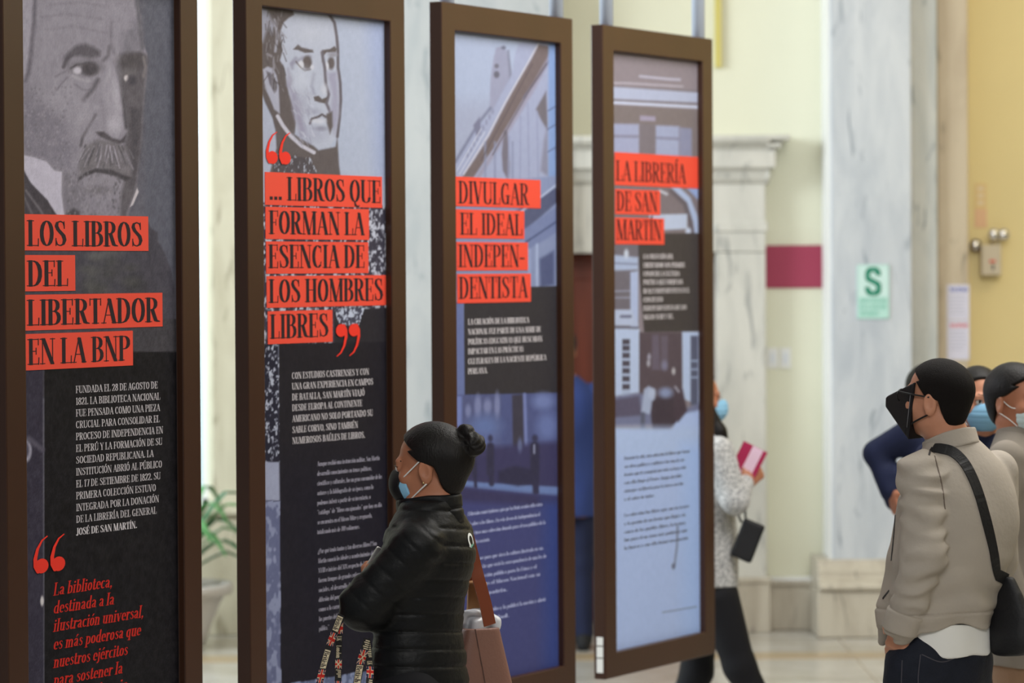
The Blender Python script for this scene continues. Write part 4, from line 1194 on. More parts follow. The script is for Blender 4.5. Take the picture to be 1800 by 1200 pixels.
def sdf_mesh(fn, lo, hi, hh):
    """surface net of the zero level of fn"""
    lo, hi = np.asarray(lo, float), np.asarray(hi, float)
    cs = 4
    nb = np.maximum(np.ceil((hi - lo) / (hh * cs)).astype(int), 1)
    c = [lo[i] + (np.arange(nb[i]) + .5) * hh * cs for i in range(3)]
    CP = np.stack(np.meshgrid(*c, indexing='ij'), -1).reshape(-1, 3).astype(f32)
    cd = np.concatenate([fn(CP[i:i + 200000]) for i in range(0, len(CP), 200000)]).reshape(nb)
    act = np.abs(cd) < hh * cs * 1.5
    n = nb * cs
    V = np.repeat(np.repeat(np.repeat(np.where(cd < 0, -1, 1).astype(f32), cs, 0), cs, 1), cs, 2)
    A = np.repeat(np.repeat(np.repeat(act, cs, 0), cs, 1), cs, 2)
    ix = np.argwhere(A)
    P = (lo + (ix + .5) * hh).astype(f32)
    V[ix[:, 0], ix[:, 1], ix[:, 2]] = np.concatenate([fn(P[i:i + 200000]) for i in range(0, len(P), 200000)])
    V[0], V[-1], V[:, 0], V[:, -1], V[:, :, 0], V[:, :, -1] = 1, 1, 1, 1, 1, 1
    ins = V < 0
    m = [k_ - 1 for k_ in V.shape]
    cnt = np.zeros(m, np.int8)
    for a in (0, 1):
        for b in (0, 1):
            for e in (0, 1):
                cnt += ins[a:a + m[0], b:b + m[1], e:e + m[2]]
    cell = np.argwhere((cnt > 0) & (cnt < 8))
    idx = np.full(m, -1, np.int32); idx[cell[:, 0], cell[:, 1], cell[:, 2]] = np.arange(len(cell))
    acc = np.zeros((len(cell), 3)); num = np.zeros(len(cell))
    cor = [(a, b, e) for a in (0, 1) for b in (0, 1) for e in (0, 1)]
    for p0 in cor:
        for ax in range(3):
            if p0[ax]: continue
            p1 = list(p0); p1[ax] = 1
            v0 = V[cell[:, 0] + p0[0], cell[:, 1] + p0[1], cell[:, 2] + p0[2]]; v1 = V[cell[:, 0] + p1[0], cell[:, 1] + p1[1], cell[:, 2] + p1[2]]
            x = (v0 < 0) != (v1 < 0)
            t_ = np.where(x, v0 / np.where(x, v0 - v1, 1), 0)
            q = np.tile(np.array(p0, float), (len(cell), 1)); q[:, ax] += t_
            acc[x] += q[x]; num[x] += 1
    vert = lo + (cell + acc / num[:, None] + .5) * hh
    faces = []
    for ax in range(3):
        b, c_ = (ax + 1) % 3, (ax + 2) % 3
        s0 = [slice(None)] * 3; s1 = [slice(None)] * 3; s0[ax] = slice(0, -1); s1[ax] = slice(1, None)
        e = np.argwhere(ins[tuple(s0)] != ins[tuple(s1)])
        e = e[(e[:, b] > 0) & (e[:, c_] > 0) & (e[:, b] < V.shape[b] - 1) & (e[:, c_] < V.shape[c_] - 1)]
        def at_(db, dc):
            g = e.copy(); g[:, b] -= db; g[:, c_] -= dc
            return idx[g[:, 0], g[:, 1], g[:, 2]]
        qd = np.stack([at_(1, 1), at_(0, 1), at_(0, 0), at_(1, 0)], 1)
        fl = ~ins[e[:, 0], e[:, 1], e[:, 2]]
        qd[fl] = qd[fl][:, ::-1]
        faces.append(qd[(qd >= 0).all(1)])
    return vert, np.concatenate(faces)


def sdf_obj(name, fn, lo, hi, hh, m, parent=None, org=(0, 0, 0)):
    v, f = sdf_mesh(fn, lo, hi, hh)
    return mesh_obj(name, v - np.asarray(org, float), f, m, parent, True)


def grad(fn, p, e=.004):
    q = np.array([p + np.array(d) * e for d in ((1, 0, 0), (-1, 0, 0), (0, 1, 0), (0, -1, 0), (0, 0, 1), (0, 0, -1))], f32)
    v = fn(q)
    g = np.array([v[0] - v[1], v[2] - v[3], v[4] - v[5]], float)
    return g / (np.linalg.norm(g) + 1e-9)


def on_surface(fn, p, off=0.0):
    p = np.array(p, float)
    for _ in range(8):
        d = float(fn(p[None].astype(f32))[0]) - off
        p = p - grad(fn, p) * d * .8
    return p


def ray_hit(fn, x, y, d0, d1, off=.002):
    """first point of a cloth surface under photo position x, y, looking between depths d0 and d1"""
    e, v = np.array([0, 0, CAM_Z]), px_dir(x, y); v = v / v[1]
    ds = np.arange(d0, d1, .002)
    P = (e + v * ds[:, None]).astype(f32)
    v_ = fn(P)
    i = np.argmax(v_ < 0) if (v_ < 0).any() else np.argmin(v_)
    p = P[i].astype(float)
    return p + grad(fn, p, .006) * off


def smooth_path(pts, n=10):
    P = [np.array(q, float) for q in pts]; P = [2 * P[0] - P[1]] + P + [2 * P[-1] - P[-2]]
    out = []
    for i in range(1, len(P) - 2):
        for j in range(n):
            t_ = j / n
            out.append(.5 * (2 * P[i] + (P[i + 1] - P[i - 1]) * t_ + (2 * P[i - 1] - 5 * P[i] + 4 * P[i + 1] - P[i + 2]) * t_ ** 2 + (3 * P[i] - P[i - 1] - 3 * P[i + 1] + P[i + 2]) * t_ ** 3))
    return out + [P[-2]]


def ribbon(mb, pts, nrm, width, thick=.003):
    """flat strap along pts, facing the normals nrm"""
    vs, fs = [], []
    n = len(pts)
    for i in range(n):
        d = np.array(pts[min(i + 1, n - 1)]) - np.array(pts[max(i - 1, 0)]); d /= np.linalg.norm(d) + 1e-9
        nn = np.array(nrm[i] if isinstance(nrm, list) else nrm, float); s = np.cross(d, nn); s /= np.linalg.norm(s) + 1e-9
        nn = np.cross(s, d)
        for a, b in ((-1, -1), (1, -1), (1, 1), (-1, 1)):
            vs.append(np.array(pts[i]) + s * a * width / 2 + nn * b * thick / 2)
    for i in range(n - 1):
        for k_ in range(4):
            fs.append((i * 4 + k_, i * 4 + (k_ + 1) % 4, i * 4 + 4 + (k_ + 1) % 4, i * 4 + 4 + k_))
    fs += [(3, 2, 1, 0), tuple((n - 1) * 4 + k_ for k_ in range(4))]
    return mb.add(vs, fs)


# ---------------------------------------------------------------- anatomy
def head_sdf(q):
    """head in its own frame (right, forward, up), origin between the eyes' height at the skull's middle"""
    x = np.abs(q[:, 0]); s = np.stack([x, q[:, 1], q[:, 2]], 1)
    d = ell(q, (0, -.010, .030), (.074, .098, .086))
    d = smin(d, ell(q, (0, .028, -.040), (.059, .063, .074)), .03)
    d = smin(d, ell(q, (0, -.002, -.062), (.059, .058, .042)), .03)
    d = smin(d, cap(q, (0, .045, -.088), (0, .066, -.098), .028, .021), .02)
    d = smin(d, ell(s, (.022, .082, .019), (.028, .012, .010)), .014)
    d = smin(d, ell(s, (.040, .060, -.028), (.024, .020, .022)), .02)
    d = smax(d, -ell(s, (.031, .100, -.001), (.019, .014, .013)), .012)
    d = smin(d, ell(s, (.031, .080, -.001), (.014, .0125, .012)), .004)
    d = smin(d, ell(s, (.031, .083, .008), (.018, .010, .004)), .004)
    d = smin(d, cap(q, (0, .088, .002), (0, .107, -.036), .008, .012), .014)
    d = smin(d, ell(s, (.012, .096, -.042), (.010, .011, .008)), .006)
    d = smin(d, ell(q, (0, .090, -.063), (.023, .011, .007)), .006)
    d = smin(d, ell(q, (0, .089, -.073), (.019, .011, .007)), .006)
    e = (s - np.array([.077, -.014, -.012], f32)) @ np.array([[.92, .38, 0], [-.38, .92, .12], [0, -.12, .99]], f32)
    ear = ell(e, (0, 0, 0), (.009, .021, .033))
    ear = smax(ear, -ell(e, (.009, .004, .004), (.007, .013, .021)), .004)
    ear = smin(ear, ell(e, (-.002, .004, -.026), (.007, .010, .011)), .008)
    return smin(d, ear, .006)


def hair_sdf(q, line, thick=.010, k_=.006):
    """scalp hair: the skull made a little thicker, cut along the hairline (heights and how far forward hair reaches there)"""
    z, y = np.array([a for a, _ in line]), np.array([b for _, b in line])
    d = ell(q, (0, -.012, .031), (.0755 + thick, .099 + thick, .086 + thick))
    d = smin(d, ell(q, (0, -.045, -.035), (.058 + thick * .4, .05 + thick * .6, .062)), .03)
    fwd = np.interp(q[:, 2] - .25 * np.abs(q[:, 0]) * (q[:, 2] > .05), z, y)
    return smax(d, q[:, 1] - fwd, k_)


LINE_SHORT = [(-.12, -.2), (-.085, -.062), (-.05, -.052), (-.02, -.045), (.000, -.038), (.012, .004), (.022, .016), (.04, .038), (.060, .058), (.082, .074), (.10, .095), (.13, .2)]
LINE_TIED = [(-.14, -.2), (-.095, -.07), (-.06, -.052), (-.02, -.044), (.002, -.036), (.016, .004), (.028, .020), (.045, .040), (.065, .058), (.085, .070), (.10, .09), (.13, .2)]


def hand_sdf(P, wrist, dirv, palm, curl=.5, side=1, sc=1.0, spread=.1):
    """hand with palm, four unequal bent fingers and a thumb; palm = direction the palm faces"""
    w_ = np.asarray(wrist, float); f = np.asarray(dirv, float); f = f / np.linalg.norm(f)
    pn = np.asarray(palm, float); pn = pn - f * (pn @ f); pn /= np.linalg.norm(pn)
    a = np.cross(f, pn) * side                      # towards the thumb
    loc_ = np.stack([a, f, pn], 1)
    d = rbox(P, w_ + f * .05 * sc, (.040 * sc, .048 * sc, .014 * sc), .013 * sc, loc_)
    d = smin(d, cap(P, w_ - f * .01, w_ + f * .03 * sc, .025 * sc, .024 * sc), .02)
    for i, (o, L_) in enumerate(((.030, .070), (.010, .078), (-.010, .072), (-.029, .056))):
        p0 = w_ + f * .088 * sc + a * o * sc
        ang = 0.0; p_ = p0
        for j, (fr_, rr) in enumerate(((.45, .0092), (.32, .0084), (.25, .0076))):
            ang += curl * (1.0 + .12 * i)
            dv = (f * math.cos(ang) + pn * math.sin(ang)) + a * spread * (o / .03) * (1 - j * .3)
            q_ = p_ + dv / np.linalg.norm(dv) * L_ * fr_ * sc
            c = cap(P, p_, q_, rr * sc, rr * .93 * sc)
            d = smin(d, c, .005 if j else .010); p_ = q_
    t0 = w_ + f * .025 * sc + a * .030 * sc; t1 = t0 + (f * .6 + a * .75 + pn * .35) * .040 * sc; t2 = t1 + (f * .85 + a * .15 + pn * .5) * .034 * sc
    d = smin(d, cap(P, t0, t1, .014 * sc, .011 * sc), .012)
    return smin(d, cap(P, t1, t2, .011 * sc, .0085 * sc), .005)


def foot_sdf(P, ankle, fwd, sc=1.0, sole=.0):
    a = np.asarray(ankle, float); f = np.asarray(fwd, float); f = f / np.linalg.norm(f)
    toe = a + f * .15 * sc; toe[2] = a[2] - .055 * sc
    heel = a - f * .045 * sc; heel[2] = a[2] - .055 * sc
    d = smin(cap(P, heel, a, .034 * sc, .042 * sc), cap(P, a + np.array([0, 0, -.03 * sc]), toe, .042 * sc, .030 * sc), .03)
    return smax(d, (a[2] - .085 * sc) - P[:, 2], .006)


m_skin = mat('brown_skin', (172, 114, 86), .5, .35, var=.06, vscale=20)
m_skin_lt = mat('light_brown_skin', (196, 138, 110), .5, .35, var=.06, vscale=20)
m_hair = mat('black_hair', (15, 11, 10), .5, .25, bump=.25, bscale=260, stretch=(1, 1, .25))
m_black_cloth = mat('black_cloth', (26, 26, 28), .7, .25)
m_mask_blue = mat('light_blue_mask', (140, 190, 222), .75, .15)
m_mask_pale = mat('pale_mask', (198, 214, 214), .75, .15)
m_mask_black = mat('black_mask', (22, 22, 25), .6, .25)
m_eye = mat('eye_white', (205, 200, 195), .2)
m_iris = mat('dark_iris', (36, 24, 18), .15)
m_trouser = mat('black_trousers', (24, 24, 28), .75, .2)


class Person:
    """a standing figure; depth and photo positions place it, frames turn it"""
    def __init__(self, depth, foot_x, label, group=None):
        self.D = depth; self.s = F_PX / depth
        base = at(foot_x, 900, depth)
        self.org = np.array([base[0], depth, 0.0])
        self.root = empty('person', self.org)
        tag(self.root, label, 'person', group)

    def J(self, x, y, dy=0.0):
        return at(x, y, self.D + dy)

    def mesh(self, name, fn, lo, hi, hh, m, parent=None):
        return sdf_obj(name, fn, lo, hi, hh, m, parent or self.root, self.org)

    def tube(self, name, pts, r, m, n=8):
        return MB().tube([np.array(q) - self.org for q in pts], r, n).build(name, m, self.root, True)

    def bounds(self, pts, pad):
        A = np.array(pts); return A.min(0) - pad, A.max(0) + pad

    def head(self, pos, fwd, pitch=0, roll=0, scale=1.0):
        self.H = Frame(pos, fwd, pitch, roll); self.hs = scale

    def hq(self, P): return self.H.loc(P) / f32(self.hs)
    def hp(self, r, f, u): return self.H.pt(r * self.hs, f * self.hs, u * self.hs)

    def body(self, neck_base, T, rings, arms, legs, m, hh=.005, hands=(), arm_r=(.042, .036, .024), leg_r=(.075, .05, .038), neck_r=.05):
        """one continuous skin surface: head, neck, trunk, arms, hands, legs, feet"""
        nb = np.asarray(neck_base, float); ntop = self.hp(0, -.028, -.065)
        def fn(P):
            d = head_sdf(self.hq(P)) * self.hs
            d = smin(d, cap(P, ntop, nb, neck_r * .95, neck_r * 1.08), .03)
            d = smin(d, loft(T.loc(P), rings), .04)
            for a in arms: d = smin(d, chain(P, a, arm_r, .02), .03)
            for h_ in hands: d = smin(d, hand_sdf(P, *h_), .015)
            for l in legs:
                d = smin(d, chain(P, l, leg_r, .03), .04)
            for l, fd in zip(legs, self.feet): d = smin(d, foot_sdf(P, l[-1], fd, .9), .02)
            return d
        pts = [self.hp(0, 0, .12), self.hp(0, .12, 0), self.hp(0, -.12, 0), nb] + [q for a in arms for q in a] + [q for l in legs for q in l]
        pts += [T.pt(sx * .2, sy * .14, r[0]) for r in rings for sx in (-1, 1) for sy in (-1, 1)]
        lo, hi = self.bounds(pts, .13); lo[2] = max(lo[2], 0)
        lo[2] -= .01
        for h_ in hands:
            lo = np.minimum(lo, np.asarray(h_[0]) - .2); hi = np.maximum(hi, np.asarray(h_[0]) + .2)
        return self.mesh('body', fn, lo, hi, hh, m)

    def eyes(self, sides=(-1, 1)):
        for sgn in sides:
            w_ = MB().lathe([(.0001, -.0118), (.007, -.0095), (.0108, -.005), (.0118, 0), (.0108, .005), (.007, .0095), (.0001, .0118)], n=20)
            R_ = self.H.M; R2 = np.stack([R_[:, 0], -R_[:, 2], R_[:, 1]], 1)
            c = self.hp(sgn * .031, .0835, -.001)
            MB().tube([self.hp(sgn * .048, .070, .019) - self.org, self.hp(sgn * .034, .0865, .0255) - self.org, self.hp(sgn * .014, .0925, .0215) - self.org], [.0016, .0034, .0026], 8).build('eyebrow', m_hair, self.root, True)
            MB().tube([self.hp(sgn * .046, .083, .003) - self.org, self.hp(sgn * .031, .0965, .0065) - self.org, self.hp(sgn * .019, .092, .001) - self.org], [.0012, .0022, .0012], 6).build('eyelashes', m_hair, self.root, True)
            e = mesh_obj('eye', [tuple(R2 @ np.array(v) * self.hs + c - self.org) for v in w_.v], w_.f, m_eye, self.root, True)
            ir = MB().lathe([(.0055, .0101), (.0050, .0112), (.0001, .0122)], n=16)
            mesh_obj('iris', [tuple(R2 @ np.array(v) * self.hs + c - self.org) for v in ir.v], ir.f, m_iris, e, True)

    def hair(self, line=LINE_SHORT, thick=.009, extra=None, m=None, hh=.004, pad=.14):
        def fn(P):
            q = self.hq(P)
            d = hair_sdf(q, line, thick) - .0008 * (noise3(P, (150, 150, 50)) - .5)
            d = d * self.hs
            return extra(P, q, d) if extra else d
        c = self.hp(0, 0, 0)
        return self.mesh('hair', fn, c - pad * 1.3, c + pad * 1.3, hh, m or m_hair)

    def surgical_mask(self, m, loops=(-1, 1), pale=None, low=False):
        def fn(P):
            q = self.hq(P)
            d = ell(q, (0, .046, -.052), (.063, .082, .062))
            d = smin(d, ell(q, (0, .09, -.035), (.02, .036, .04)), .03)
            d = np.abs(head_sdf(q) - .006) - .003 if False else d
            d = smax(d, .040 - q[:, 1], .004)
            d = smax(d, q[:, 2] + .006 + .22 * np.maximum(.105 - q[:, 1], 0), .004)
            d = smax(d, -.108 - q[:, 2], .004)
            pl = np.minimum(np.minimum(np.abs(q[:, 2] + .038), np.abs(q[:, 2] + .058)), np.abs(q[:, 2] + .078))
            return (d + .0016 * np.exp(-(pl / .003) ** 2)) * self.hs
        c = self.hp(0, .06, -.05)
        o = self.mesh('face_mask', fn, c - .12, c + .12, .0028, m)
        self.loops(m_white if pale is None else pale, loops)
        return o

    def loops(self, m, sides, top=-.026, bot=-.085):
        for sg in sides:
            for z in (top, bot):
                pts = smooth_path([self.hp(sg * .060, .045, z), self.hp(sg * .070, .022, z * .75), self.hp(sg * .0825, -.012, .012 if z == top else -.040)], 6)
                MB().tube([q - self.org for q in pts], .0018, 6).build('ear_loop', m, self.root, True)


# ================================================================ woman in front, black quilted jacket
W = Person(9.95, 745, 'woman with a black hair bun and black quilted jacket, facing the second panel', None)
J = W.J
W.head(J(757, 819, 0), 20, -3, 0, 1.03)
T = Frame((W.org[0], W.org[1], 0), 25)
def fx(px): return -(px - 745) / W.s / math.cos(math.radians(25))
W.rings = [(.62, 0, fx(736), .190, .140), (.80, 0, fx(734), .196, .138), (.92, 0, fx(734), .182, .128), (1.03, 0, fx(736), .164, .117), (1.13, 0, fx(744), .172, .124), (1.22, 0, fx(752), .180, .127), (1.30, 0, fx(753), .168, .112), (1.345, 0, fx(755), .125, .092), (1.385, 0, fx(756), .085, .080)]
W.armL = [J(733, 962, -.145), J(642, 1064, -.15), J(690, 1082, .08)]
W.armR = [J(788, 940, .15), J(716, 1085, .22), J(692, 1022, .08)]
W.legs = [[J(715, 1220, -.09), J(708, 1440, -.09), J(722, 1660, -.08)], [J(750, 1220, .09), J(742, 1440, .10), J(756, 1660, .10)]]
W.feet = [T.vec(0, 1, 0), T.vec(0, 1, 0)]
_rp = W.armR[2]
W.body(J(762, 905, 0), T, [(z, a, b, c * .8, d * .78) for z, a, b, c, d in W.rings], [W.armL, W.armR], W.legs, m_skin, .0045,
       [(_rp, J(664, 988, .04) - _rp, T.vec(-1, .4, 0), .55, 1, .9), (W.armL[2], np.array([.2, .9, .15]), np.array([0, -.2, 1.0]), .5, -1, .9)], neck_r=.052)
W.eyes((-1, 1))
_bun = W.hp(0, -.128, .058)
def _bunx(P, q, d):
    d = smin(d, ell(q, (0, -.075, .02), (.062, .055, .060)), .02)
    b = ell(q, (0, -.134, .056), (.036, .033, .034))
    b = smin(b, ell(q, (.0, -.112, .092), (.022, .024, .024)), .008)
    tw = np.arctan2(q[:, 2] - .056, q[:, 1] + .134) * 2 + q[:, 0] * 60
    b = b + .0015 * np.sin(tw * 3)
    return smin(d, b, .010)
W.hair(LINE_TIED, .010, _bunx, hh=.003, pad=.17)


def _puff(q, z, step=.050, amp=.0042):
    ph = np.abs(((z / step) % 1.0) - .5) * 2          # 1 at the seam
    return amp * np.clip((ph - .55) / .45, 0, 1) ** 2.2


def w_jacket(P):
    q = T.loc(P)
    d = loft(q, W.rings)
    d = d + _puff(q, q[:, 2] + .012 * np.sin(q[:, 0] * 9))
    d = d - .006 * (noise3(P, (14, 14, 26)) - .5)
    for a, r in ((W.armL, (.077, .070, .056)), (W.armR, (.072, .064, .050))):
        s_ = chain(P, a, r, .03)
        ax = a[1] - a[0]; ax = ax / np.linalg.norm(ax)
        along = (P - a[0].astype(f32)) @ ax.astype(f32)
        s_ = s_ + _puff(q, along, .055, .0028) * (along < .22) - .009 * (noise3(P, (20, 20, 34)) - .5)
        d = smin(d, s_, .022)
    # hem band
    return d
_cf = Frame(W.hp(0, .000, -.112), 22, -8)
def w_collar(P):
    q = _cf.loc(P)
    rr = np.sqrt((q[:, 0] / .070) ** 2 + ((q[:, 1] - .010) / .086) ** 2)
    d = np.abs(rr - 1) * .074 - .012
    d = smax(d, np.abs(q[:, 2] + .020) - .052 + .10 * np.maximum(-.02 - q[:, 1], 0), .010)
    return d + .004 * np.exp(-((q[:, 2] + .016) / .004) ** 2) - .003 * (noise3(P, (30, 30, 40)) - .5)
_lo, _hi = T.o + np.array([-.36, -.32, .60]), T.o + np.array([.30, .36, 1.45])
m_puffer = mat('black_quilted_nylon', (15, 16, 18), .5, .22, bump=.25, bscale=45)
jk = W.mesh('jacket', w_jacket, _lo, _hi, .0045, m_puffer)
_c = _cf.o
W.mesh('collar', w_collar, _c - .16, _c + .16, .0035, m_puffer, jk)
# round white and mint logo on the back of the jacket
def _logo(a0, a1, m, nm):
    mb = MB(); vs = []; fs = []
    ctr = on_surface(w_jacket, J(822, 950, -.02), .001)
    nn = grad(w_jacket, ctr, .02); sx = np.cross(np.array([0, 0, 1.0]), nn); sx /= np.linalg.norm(sx); sy = np.cross(nn, sx)
    N_ = 22
    for i in range(N_ + 1):
        a = math.radians(a0 + (a1 - a0) * i / N_)
        for r in (.0135, .0225):
            vs.append(on_surface(w_jacket, ctr + sx * r * 1.05 * math.cos(a) + sy * r * 1.0 * math.sin(a), .0015) - W.org)
    for i in range(N_): fs.append((2 * i, 2 * i + 1, 2 * i + 3, 2 * i + 2))
    mb.add(vs, fs).build(nm, m, jk)
_logo(-40, 250, mat('logo_white', (232, 236, 234), .5), 'logo')
_logo(255, 318, mat('logo_mint', (130, 205, 182), .5), 'logo')
def w_trouser(P):
    d = None
    for l in W.legs:
        c = chain(P, l, (.10, .070, .058), .03); d = c if d is None else smin(d, c, .03)
    return smin(d, loft(T.loc(P), [(.60, 0, fx(738), .17, .12), (.80, 0, fx(736), .175, .125), (.95, 0, fx(736), .15, .105)]), .04)
W.mesh('trousers', w_trouser, T.o + np.array([-.32, -.3, .06]), T.o + np.array([.3, .34, .97]), .008, m_trouser)
for l, fd in zip(W.legs, W.feet):
    W.mesh('shoe', lambda P, l=l, fd=fd: foot_sdf(P, l[-1], fd, 1.12), l[-1] - .22, l[-1] + .24, .006, m_black_cloth)
# black mask worn over a light blue one
def _wm(y0, z1, z0, grow):
    def fn(P):
        q = W.hq(P)
        d = ell(q, (0, .045, -.054), (.062 + grow, .075 + grow, .060 + grow))
        d = smin(d, ell(q, (0, .088, -.035), (.02, .032, .036)), .03)
        d = smax(d, y0 - q[:, 1] - .35 * np.abs(q[:, 2] + .05), .004)
        return smax(smax(d, q[:, 2] - z1 + .25 * np.maximum(.10 - q[:, 1], 0), .004), z0 - q[:, 2], .004) * W.hs
    return fn
_c = W.hp(0, .07, -.05)
W.mesh('face_mask', _wm(.078, -.004, -.10, .004), _c - .12, _c + .12, .0028, m_mask_black)
tag(W.mesh('inner_face_mask', _wm(.052, -.030, -.108, .0005), _c - .12, _c + .12, .0028, m_mask_blue), 'light blue inner mask showing under the black one')
for sg in (-1, 1):
    for a, b in (((.062, .062, -.028), (.0825, -.004, .022)), ((.060, .048, -.094), (.080, -.016, -.046))):
        W.tube('ear_loop', smooth_path([W.hp(sg * a[0], a[1], a[2]), W.hp(sg * .072, (a[1] + b[1]) / 2, (a[2] + b[2]) / 2), W.hp(sg * b[0], b[1], b[2])], 5), .0022, m_white)
_e = W.hp(-.083, -.008, -.043)
MB().lathe([(.0001, -.004), (.0035, -.002), (.0035, .002), (.0001, .004)], _e - W.org, 10).build('earring', mat('gold_stud', (214, 190, 140), .25, metal=1), W.root, True)
tag(W.mesh('shirt_collar_tip', lambda P: rbox(P, J(722, 913, -.075), (.007, .01, .013), .003), J(722, 913, -.075) - .05, J(722, 913, -.075) + .05, .003, m_white), 'white tip under the collar')

# ================================================================ man in the beige jacket
M_ = Person(10.4, 1650, 'man in a beige jacket and black pointed mask, hand in his jeans pocket')
J = M_.J
M_.head(J(1647, 700, 0), 32, 7, 0, 1.0)
TM = Frame((M_.org[0], M_.org[1], 0), 48)
def mx(px): return (px - 1650) / M_.s
def mc(px):                                   # shift across the photo, given in the body's own right/forward
    v = np.array([mx(px), 0, 0]); return float(v @ TM.M[:, 0]), float(v @ TM.M[:, 1])
def ring(z, px, rx, ry):
    a, b = mc(px); return (z, a, b, rx, ry)
M_.rings = [ring(.965, 1650, .182, .143), ring(1.00, 1655, .186, .146), ring(1.10, 1666, .194, .150), ring(1.20, 1680, .200, .150), ring(1.30, 1687, .203, .145), ring(1.385, 1687, .196, .128), ring(1.445, 1684, .165, .108), ring(1.49, 1679, .115, .088), ring(1.53, 1672, .075, .072)]
M_.armL = [J(1619, 832, -.115), J(1624, 975, -.185), J(1586, 1098, -.15)]
M_.armR = [J(1752, 832, .115), J(1752, 985, .20), J(1700, 1090, .30)]
M_.legs = [[J(1612, 1165, -.075), J(1604, 1390, -.09), J(1612, 1600, -.09)], [J(1690, 1165, .075), J(1688, 1390, .09), J(1700, 1600, .09)]]
M_.feet = [TM.vec(-.2, 1, 0), TM.vec(.2, 1, 0)]
_wl = M_.armL[2]
M_.body(J(1672, 778, 0), TM, [(z, a, b, c * .82, d * .8) for z, a, b, c, d in M_.rings], [M_.armL, M_.armR], M_.legs, m_skin_lt, .0045,
        [(_wl, J(1572, 1150, -.10) - _wl, TM.vec(1, .3, 0), .30, -1, .92), (M_.armR[2], np.array([-.5, .2, -.8]), np.array([-.6, -.4, 0.2]), .4, -1, .98)], neck_r=.060)
M_.eyes()
_SHAVED = [(-.12, -.2), (-.095, -.075), (-.06, -.058), (-.03, -.046), (.000, -.036), (.010, .010), (.022, .020), (.04, .038), (.060, .060), (.080, .078), (.098, .098), (.13, .2)]
M_.hair(_SHAVED, .0075, hh=.0032, m=mat('cropped_black_hair', (20, 16, 15), .7, .15, bump=.5, bscale=420))
m_beige = mat('beige_cotton', (174, 165, 154), .8, .2, var=.05, vscale=6, bump=.15, bscale=60)


def _folds(P, a, b, amp):
    """cloth creases that wrap around a limb from a to b"""
    ax = np.asarray(b, float) - np.asarray(a, float); L_ = np.linalg.norm(ax); ax /= L_
    s_ = (P - np.asarray(a, f32)) @ ax.astype(f32)
    ph = s_ * 120 + 7 * noise3(P, (11, 11, 11)) + (P[:, 0] + P[:, 1]) * 22
    return amp * np.sin(ph) * noise3(P + 3, (9, 9, 9)) * 1.6


def m_jacket(P):
    q = TM.loc(P)
    d = loft(q, M_.rings)
    big = noise3(P, (9, 9, 4)) - .5
    diag = np.sin((q[:, 2] * 24 + q[:, 0] * 30) + 5 * noise3(P, (6, 6, 6)))
    low = np.clip((1.22 - q[:, 2]) / .25, 0, 1)
    d = d - .020 * big - .0045 * diag * (.35 + low) - .006 * np.sin(q[:, 2] * 62 + 7 * noise3(P, (5, 5, 5))) * low
    # loose front edge swinging forward
    fl = chain(P, [J(1606, 885, .08), J(1596, 985, .06), J(1570, 1072, .05), J(1551, 1127, .05)], (.050, .062, .050, .014), .02)
    d = smin(d, fl, .04)
    a = M_.armL
    s_ = chain(P, a, (.072, .063, .052), .03)
    s_ = s_ - .018 * (noise3(P, (16, 16, 9)) - .5) - _folds(P, a[0], a[1], .0026) - _folds(P, a[1], a[2], .0040)
    d = smin(d, s_, .016)
    s2 = chain(P, M_.armR, (.070, .060, .05), .03)
    d = smin(d, s2 - .01 * (noise3(P, (16, 16, 10)) - .5), .02)
    # hem band, yoke seam
    d = d - .003 * ((q[:, 2] < 1.005) & (q[:, 2] > .95))
    yk = q[:, 2] - (1.415 - .25 * np.abs(q[:, 0]) * 0)
    d = d + .0035 * np.exp(-((q[:, 2] - 1.008) / .004) ** 2)
    return d
jm = M_.mesh('jacket', m_jacket, TM.o + np.array([-.36, -.36, .86]), TM.o + np.array([.36, .46, 1.56]), .0042, m_beige)
# turned back cuff, stand collar
_w0, _w1 = M_.armL[1], M_.armL[2]
_ad = (_w1 - _w0) / np.linalg.norm(_w1 - _w0)
def m_cuff(P):
    s_ = (P - _w1.astype(f32)) @ _ad.astype(f32)
    d = cap(P, _w1 - _ad * .05, _w1 + _ad * .03, .061, .055) - .006 * (noise3(P, (25, 25, 25)) - .5)
    return smax(d, np.abs(s_ + .010) - .034, .008)
M_.mesh('cuff', m_cuff, _w1 - .12, _w1 + .12, .004, m_beige, jm)
_cm = Frame(J(1670, 781, 0), 40, -20)
def m_collar(P):
    q = _cm.loc(P)
    rr = np.sqrt((q[:, 0] / .078) ** 2 + (q[:, 1] / .084) ** 2)
    d = np.abs(rr - 1) * .078 - .006
    d = smax(d, np.abs(q[:, 2] - .002) - .027, .006)
    return smax(d, q[:, 1] - .062, .01) - .003 * (noise3(P, (25, 25, 25)) - .5)
M_.mesh('collar', m_collar, _cm.o - .14, _cm.o + .14, .0035, m_beige, jm)
